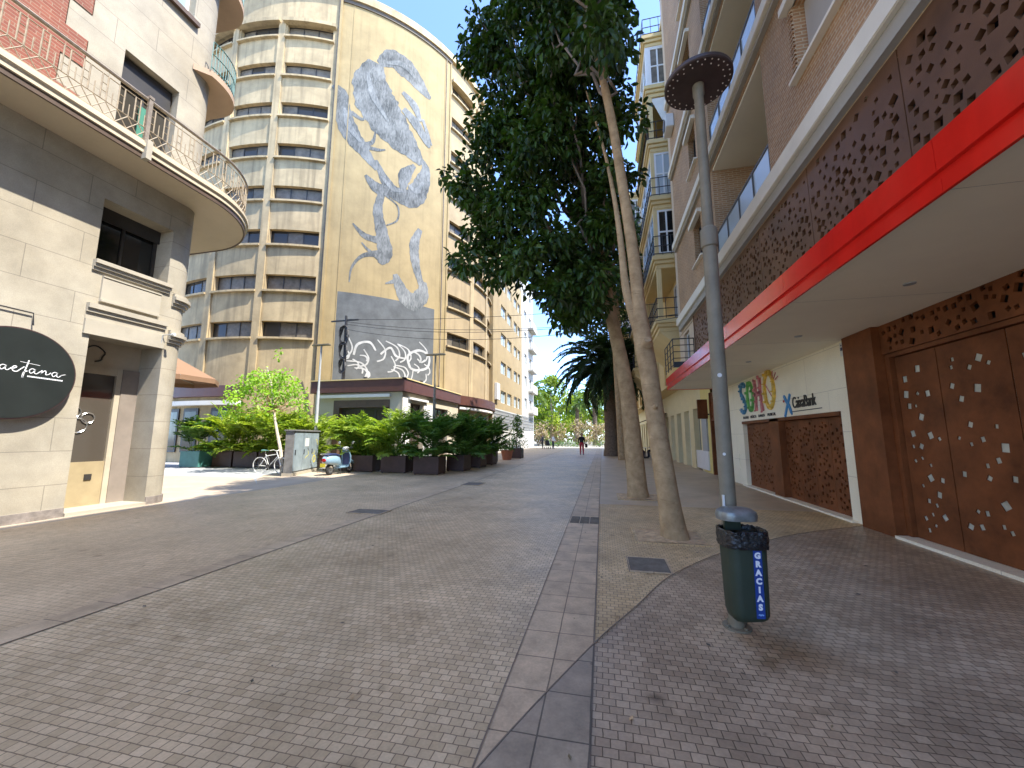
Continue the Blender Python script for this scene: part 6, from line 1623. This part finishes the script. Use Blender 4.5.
scn.location = (-10.55, 13.75, 0); scn.rotation_euler = (0, 0, math.atan2(15.15-13.75, -10.72+10.55)-.12)

# ------------------------------------------------------------------ bicycle leaning at the young tree
bk = thing('bicycle', 'white bicycle with a teal saddle leaning by the young tree', 'bicycle', (0, 0, 0))
def bwheel(x, rr_, parent):
    b = MB(); b.tube([(x+rr_*math.cos(t), 0, rr_+rr_*math.sin(t)) for t in [2*PI*i/28 for i in range(29)]], .02, 6, cap=False); o = b.build('wheel', M['bikewhite'], parent, smooth=True)
    b = MB()
    for k in range(14): b.bar((x, .02*(-1)**k, rr_), (x+rr_*math.cos(2*PI*k/14), 0, rr_+rr_*math.sin(2*PI*k/14)), .0025, 4)
    b.lathe([(.025, -.04), (.025, .04)], (0, 0, 0), 8, T=lambda X_, Y_, Z_: (x+X_, Z_, rr_+Y_)); b.build('spokes', M['chrome'], o)
bwheel(0, .33, bk); bwheel(1.02, .33, bk)
b = MB()
for a, c in (((0, 0, .33), (.42, 0, .30)), ((.42, 0, .30), (.28, 0, .80)), ((0, 0, .33), (.30, 0, .72)), ((.30, 0, .72), (.82, 0, .80)), ((.42, 0, .30), (.84, 0, .70)), ((.80, 0, .88), (1.02, 0, .33))): b.bar(a, c, .017, 8)
b.build('frame', M['bikewhite'], bk, smooth=True)
b = MB(); b.bar((.29, 0, .76), (.26, 0, .92), .013, 6); b.build('seat_post', M['chrome'], bk)
loft_x([(.12, .085, .92, .985), (.20, .08, .925, .98), (.30, .03, .93, .97), (.40, .018, .93, .96)], 'saddle', 'teal', bk)
b = MB(); b.tube([(.72, -.28, .98), (.84, -.2, 1.0), (.80, 0, .92), (.84, .2, 1.0), (.72, .28, .98)], .013, 6); b.bar((.80, 0, .86), (.80, 0, .95), .014, 6); b.build('handlebar', M['bikewhite'], bk, smooth=True)
b = MB(); b.lathe([(.09, -.01), (.09, .01)], (0, 0, 0), 16, T=lambda X_, Y_, Z_: (.42+X_, -.05+Z_, .30+Y_)); b.bar((.42, -.06, .30), (.50, -.08, .16), .01, 5); b.bar((.42, .06, .30), (.34, .08, .44), .01, 5); b.build('crank', M['dark_frame'], bk)
b = MB(); b.tube([(.28+.1*math.cos(t), .06, .42+.28*math.sin(t)) for t in [i*PI/6 for i in range(13)]], .035, 6); b.build('lock_chain', M['black_iron'], bk)
bk.location = (-13.95, 13.85, 0); bk.rotation_euler = (R(5), 0, R(2))

# ------------------------------------------------------------------ tan awning behind the corner building
aw = thing('market_umbrella', 'tan canvas umbrella behind the corner of the cream stone building', 'umbrella', (-20.7, 14.6, 0))
b = MB(); n_ = 8; ring = [(-20.7+2.2*math.cos(2*PI*(i+.5)/n_), 14.6+2.2*math.sin(2*PI*(i+.5)/n_)) for i in range(n_)]
for i in range(n_):
    p, q = ring[i], ring[(i+1) % n_]
    b.face([(-20.7, 14.6, 5.6), (p[0], p[1], 4.35), (q[0], q[1], 4.35)]); b.face([(p[0], p[1], 4.35), (q[0], q[1], 4.35), (q[0], q[1], 4.12), (p[0], p[1], 4.12)])
    b.face([(-20.7, 14.6, 5.58), (p[0], p[1], 4.33), (q[0], q[1], 4.33)])
b.build('canopy', M['awning_tan'], aw)
b = MB(); b.lathe([(.3, 0), (.3, .08), (.035, .1), (.035, 5.5)], (-20.7, 14.6, 0), 10); b.build('pole', M['greymetal'], aw)
b = MB()
for p in ring: b.bar((-20.7, 14.6, 4.6), (p[0], p[1], 4.33), .015, 5)
b.build('rib', M['greymetal'], aw)

# ------------------------------------------------------------------ people
def person(label, loc, rz, joints, edges, rad, root, colour, hairspec, scale=1, group=None):
    o = thing('person', label, 'person', (0, 0, 0), 0, group)
    me = bpy.data.meshes.new('body'); names = list(joints)
    bm = bmesh.new(); sk_ = bm.verts.layers.skin.verify(); V = {k: bm.verts.new(Vector(joints[k])*scale) for k in names}
    bm.verts.ensure_lookup_table()
    for a, c in edges: bm.edges.new((V[a], V[c]))
    for k in names:
        q = rad[k]; V[k][sk_].radius = (q*scale*1.25, q*scale*1.25) if not isinstance(q, tuple) else (q[0]*scale, q[1]*scale)
        V[k][sk_].use_root = (k == root)
    bm.to_mesh(me); bm.free()
    ob = bpy.data.objects.new('tmp_body', me); col.objects.link(ob)
    m1 = ob.modifiers.new('Skin', 'SKIN'); m1.use_smooth_shade = True; m2 = ob.modifiers.new('Sub', 'SUBSURF'); m2.levels = 2; m2.render_levels = 2
    dg = bpy.context.evaluated_depsgraph_get(); dg.update()
    nm = bpy.data.meshes.new_from_object(ob.evaluated_get(dg)); bpy.data.objects.remove(ob); nm.name = 'body'
    nm.materials.clear(); idx = {}
    for k, mm in enumerate(colour['mats']): nm.materials.append(M[mm])
    for p in nm.polygons:
        p.material_index = colour['f'](Vector(p.center)/scale); p.use_smooth = True
    bo = bpy.data.objects.new('body', nm); col.objects.link(bo); bo.parent = o
    hb = MB(); hx, hy, hz = hairspec
    hb.lathe([(.0, .115), (.06, .105), (.095, .06), (.10, .0), (.085, -.06), (.05, -.09)], (0, 0, 0), 14, T=lambda x, y, z: ((hx+x*.88)*scale, (hy+.018+y*.95)*scale, (hz+.015+z)*scale)); hb.build('hair', M['hair'], o, smooth=True)
    fb = MB()
    for s_ in (-1, 1): fb.lathe([(0, -.008), (.011, -.004), (.011, .004), (0, .008)], (0, 0, 0), 8, T=lambda x, y, z: ((hx+s_*.032+x)*scale, (hy-.093+z)*scale, (hz+.0+y)*scale))
    fb.build('eye', M['black'], o)
    nb_ = MB(); nb_.tube([((hx)*scale, (hy-.085)*scale, (hz+.0)*scale), (hx*scale, (hy-.115)*scale, (hz-.03)*scale)], [.008*scale, .014*scale], 6); nb_.build('nose', M['skin'], o)
    o.location = loc; o.rotation_euler = (0, 0, rz)
    return o
def standing(step=.0, armL=(.30, -.05), armR=(-.30, .05)):
    J = {'pelvis': (0, 0, .95), 'waist': (0, 0, 1.10), 'chest': (0, .0, 1.30), 'neck': (0, .0, 1.46), 'chin': (0, -.02, 1.53), 'head': (0, -.005, 1.62), 'crown': (0, 0, 1.70)}
    for s_, n_ in ((1, 'L'), (-1, 'R')):
        J['hip'+n_] = (s_*.09, 0, .90); J['knee'+n_] = (s_*.095, -step*s_*.5-.02, .49); J['ankle'+n_] = (s_*.095, step*-s_*.9+.02, .09); J['toe'+n_] = (s_*.11, step*-s_*.9-.13, .035)
        J['sho'+n_] = (s_*.175, .0, 1.40); ax = armL if s_ > 0 else armR
        J['elb'+n_] = (s_*.24, .03+ax[1]*.3, 1.14); J['wri'+n_] = (s_*.25, -.06+ax[1], .90); J['hand'+n_] = (s_*.25, -.09+ax[1], .80)
    E_ = [('pelvis', 'waist'), ('waist', 'chest'), ('chest', 'neck'), ('neck', 'chin'), ('chin', 'head'), ('head', 'crown')]
    for n_ in 'LR': E_ += [('pelvis', 'hip'+n_), ('hip'+n_, 'knee'+n_), ('knee'+n_, 'ankle'+n_), ('ankle'+n_, 'toe'+n_), ('chest', 'sho'+n_), ('sho'+n_, 'elb'+n_), ('elb'+n_, 'wri'+n_), ('wri'+n_, 'hand'+n_)]
    Rr = {'pelvis': .13, 'waist': .115, 'chest': .135, 'neck': .055, 'chin': .07, 'head': .092, 'crown': .06}
    for n_ in 'LR': Rr.update({'hip'+n_: .095, 'knee'+n_: .06, 'ankle'+n_: .042, 'toe'+n_: .032, 'sho'+n_: .062, 'elb'+n_: .042, 'wri'+n_: .03, 'hand'+n_: .032})
    return J, E_, Rr
J, E_, Rr = standing(.16)
pw = person('woman in red trousers and a dark top walking with a black bag', (-1.69, 33.8, 0), R(10), J, E_, Rr, 'pelvis', {'mats': ['redcloth', 'blackcloth', 'skin', 'dark_frame'], 'f': lambda c: 3 if c.z < .10 else (0 if c.z < 1.0 and abs(c.x) < .205 else (2 if c.z > 1.45 or (c.z < .93) else 1))}, (0, 0, 1.63), 1.04)
bg = thing('shoulder_bag', 'black bag carried at the side of the woman in red trousers', 'bag', (0, 0, 0))
b = MB(); S = [[(x*.8*q, y*q, z) for x, y in rrect(.20, .07, .06)] for z, q in ((.0, .85), (.04, 1), (.26, .95), (.32, .7))]
loft(b, S); b.build('bag_body', M['blackcloth'], bg, smooth=True)
b = MB(); b.tube([(-.1, 0, .3), (-.06, 0, .62), (0, 0, .70), (.06, 0, .62), (.1, 0, .3)], .012, 6); b.build('strap', M['blackcloth'], bg)
bg.location = (-1.69+.38, 33.75, .62); bg.rotation_euler = (0, 0, R(70))
J, E_, Rr = standing(.03, (.3, -.22), (-.3, -.22))
person('person in a pale shirt and dark trousers standing at the far left end', (-6.15, 50.6, 0), R(70), J, E_, Rr, 'pelvis', {'mats': ['navycloth', 'whitecloth', 'skin', 'dark_frame'], 'f': lambda c: 3 if c.z < .10 else (0 if c.z < .95 and abs(c.x) < .205 else (2 if c.z > 1.45 or c.z < .93 else 1))}, (0, 0, 1.63), 1.05)
J, E_, Rr = standing(.03, (.3, -.2), (-.3, -.2))
person('person in dark clothes beside the one in the pale shirt', (-7.6, 51.2, 0), R(-60), J, E_, Rr, 'pelvis', {'mats': ['blackcloth', 'navycloth', 'skin', 'dark_frame'], 'f': lambda c: 3 if c.z < .10 else (0 if c.z < .95 and abs(c.x) < .205 else (2 if c.z > 1.45 or c.z < .93 else 1))}, (0, 0, 1.63), 1.05)
# pushchair
pc = thing('pushchair', 'dark pushchair standing between the two far people', 'pushchair', (0, 0, 0))
for (x, y) in ((-.25, -.35), (.25, -.35), (-.27, .35), (.27, .35)):
    b = MB(); b.lathe([(.0, -.02), (.11, -.02), (.12, 0), (.11, .02), (0, .02)], (0, 0, 0), 14, T=lambda X_, Y_, Z_: (x+Z_, y+X_, .12+Y_)); b.build('wheel', M['tyre'], pc)
b = MB()
for s_ in (-1, 1): b.tube([(s_*.25, -.35, .12), (s_*.25, .1, .6), (s_*.25, .5, 1.05)], .015, 6); b.tube([(s_*.27, .35, .12), (s_*.25, .0, .55)], .015, 6)
b.bar((-.25, .5, 1.05), (.25, .5, 1.05), .02, 6); b.build('frame', M['black_iron'], pc)
b = MB(); S = [[(x, y+dy, z) for x, y in rrect(hx, hy, .08)] for z, hx, hy, dy in ((.40, .20, .22, 0), (.5, .24, .30, .03), (.75, .24, .22, .1), (1.0, .23, .2, .14), (1.1, .16, .12, .16))]
loft(b, S); b.build('hood', M['blackcloth'], pc, smooth=True)
pc.location = (-6.85, 50.5, 0); pc.rotation_euler = (0, 0, R(30))
# street cafe on the right, beyond the trees
ta = thing('cafe_awning', 'dark canvas awning over the terrace beyond the street trees', 'awning', (3.6, 30, 2.9))
b = MB(); b.add([(4.38, 28.5, 3.15), (4.38, 34, 3.15), (2.5, 34, 2.5), (2.5, 28.5, 2.5), (4.38, 28.5, 3.10), (4.38, 34, 3.10), (2.5, 34, 2.45), (2.5, 28.5, 2.45)], [(0, 1, 2, 3), (7, 6, 5, 4), (0, 3, 7, 4), (1, 5, 6, 2), (2, 6, 7, 3), (0, 4, 5, 1)]); b.build('canvas', M['awning_dark'], ta)
b = MB(); b.box(2.49, 2.51, 28.5, 34, 2.2, 2.46); b.build('valance', M['awning_dark'], ta)
b = MB(); b.bar((2.55, 28.7, 0), (2.55, 28.7, 2.5), .03, 8); b.bar((2.55, 33.8, 0), (2.55, 33.8, 2.5), .03, 8); b.build('post', M['black_iron'], ta)
tt = thing('cafe_table', 'small dark cafe table under the awning', 'table', (3.0, 29.6, 0))
b = MB(); b.lathe([(.0, .72), (.36, .72), (.36, .75), (0, .75)], (3.0, 29.6, 0), 18); b.build('tabletop', M['white_paint'], tt)
b = MB(); b.lathe([(.22, 0), (.22, .02), (.03, .05), (.03, .72)], (3.0, 29.6, 0), 12); b.build('leg', M['black_iron'], tt)
def chair(label):
    o = thing('cafe_chair', label, 'chair', (0, 0, 0), 0, 'chairs on the cafe terrace')
    b = MB(); b.box(-.21, .21, -.21, .21, .43, .46); b.build('seat', M['dark_frame'], o, bevel=.01)
    b = MB(); b.box(-.20, .20, .19, .22, .62, .88); b.build('backrest', M['dark_frame'], o, bevel=.01)
    for (x, y, h) in ((-.19, -.19, .43), (.19, -.19, .43), (-.19, .20, .9), (.19, .20, .9)):
        b = MB(); b.bar((x, y, 0), (x, y, h), .014, 6); b.build('leg', M['dark_frame'], o)
    return o
c_ = chair('dark cafe chair on the street side of the small table'); c_.location = (2.45, 29.3, 0); c_.rotation_euler = (0, 0, R(70))
d_ = copy_tree(c_); d_['label'] = 'dark cafe chair on the wall side of the small table'; d_.location = (3.6, 29.9, 0); d_.rotation_euler = (0, 0, R(-80))
def sitting():
    J = {'pelvis': (0, .05, .55), 'waist': (0, .07, .70), 'chest': (0, .06, .92), 'neck': (0, .04, 1.08), 'chin': (0, .01, 1.15), 'head': (0, .02, 1.24), 'crown': (0, .03, 1.32)}
    for s_, n_ in ((1, 'L'), (-1, 'R')):
        J.update({'hip'+n_: (s_*.10, .0, .54), 'knee'+n_: (s_*.12, -.40, .52), 'ankle'+n_: (s_*.12, -.38, .10), 'toe'+n_: (s_*.13, -.54, .04), 'sho'+n_: (s_*.18, .05, 1.02), 'elb'+n_: (s_*.23, -.05, .78), 'wri'+n_: (s_*.14, -.26, .76), 'hand'+n_: (s_*.10, -.34, .77)})
    _, E2, R2 = standing(); return J, E2, R2
for (l_, loc, rz, mt) in (('person in a pale top sitting at the street side of the cafe table', (2.45, 29.3, 0), 70, 'whitecloth'), ('person in dark clothes sitting at the wall side of the cafe table', (3.6, 29.9, 0), -80, 'blackcloth')):
    J, E2, R2 = sitting()
    person(l_, loc, R(rz), J, E2, R2, 'pelvis', {'mats': ['navycloth', mt, 'skin', 'dark_frame'], 'f': lambda c: 3 if c.z < .10 else (2 if c.z > 1.08 or (c.y < -.2 and c.z > .68) else (0 if c.z < .62 else 1))}, (0, .02, 1.25))
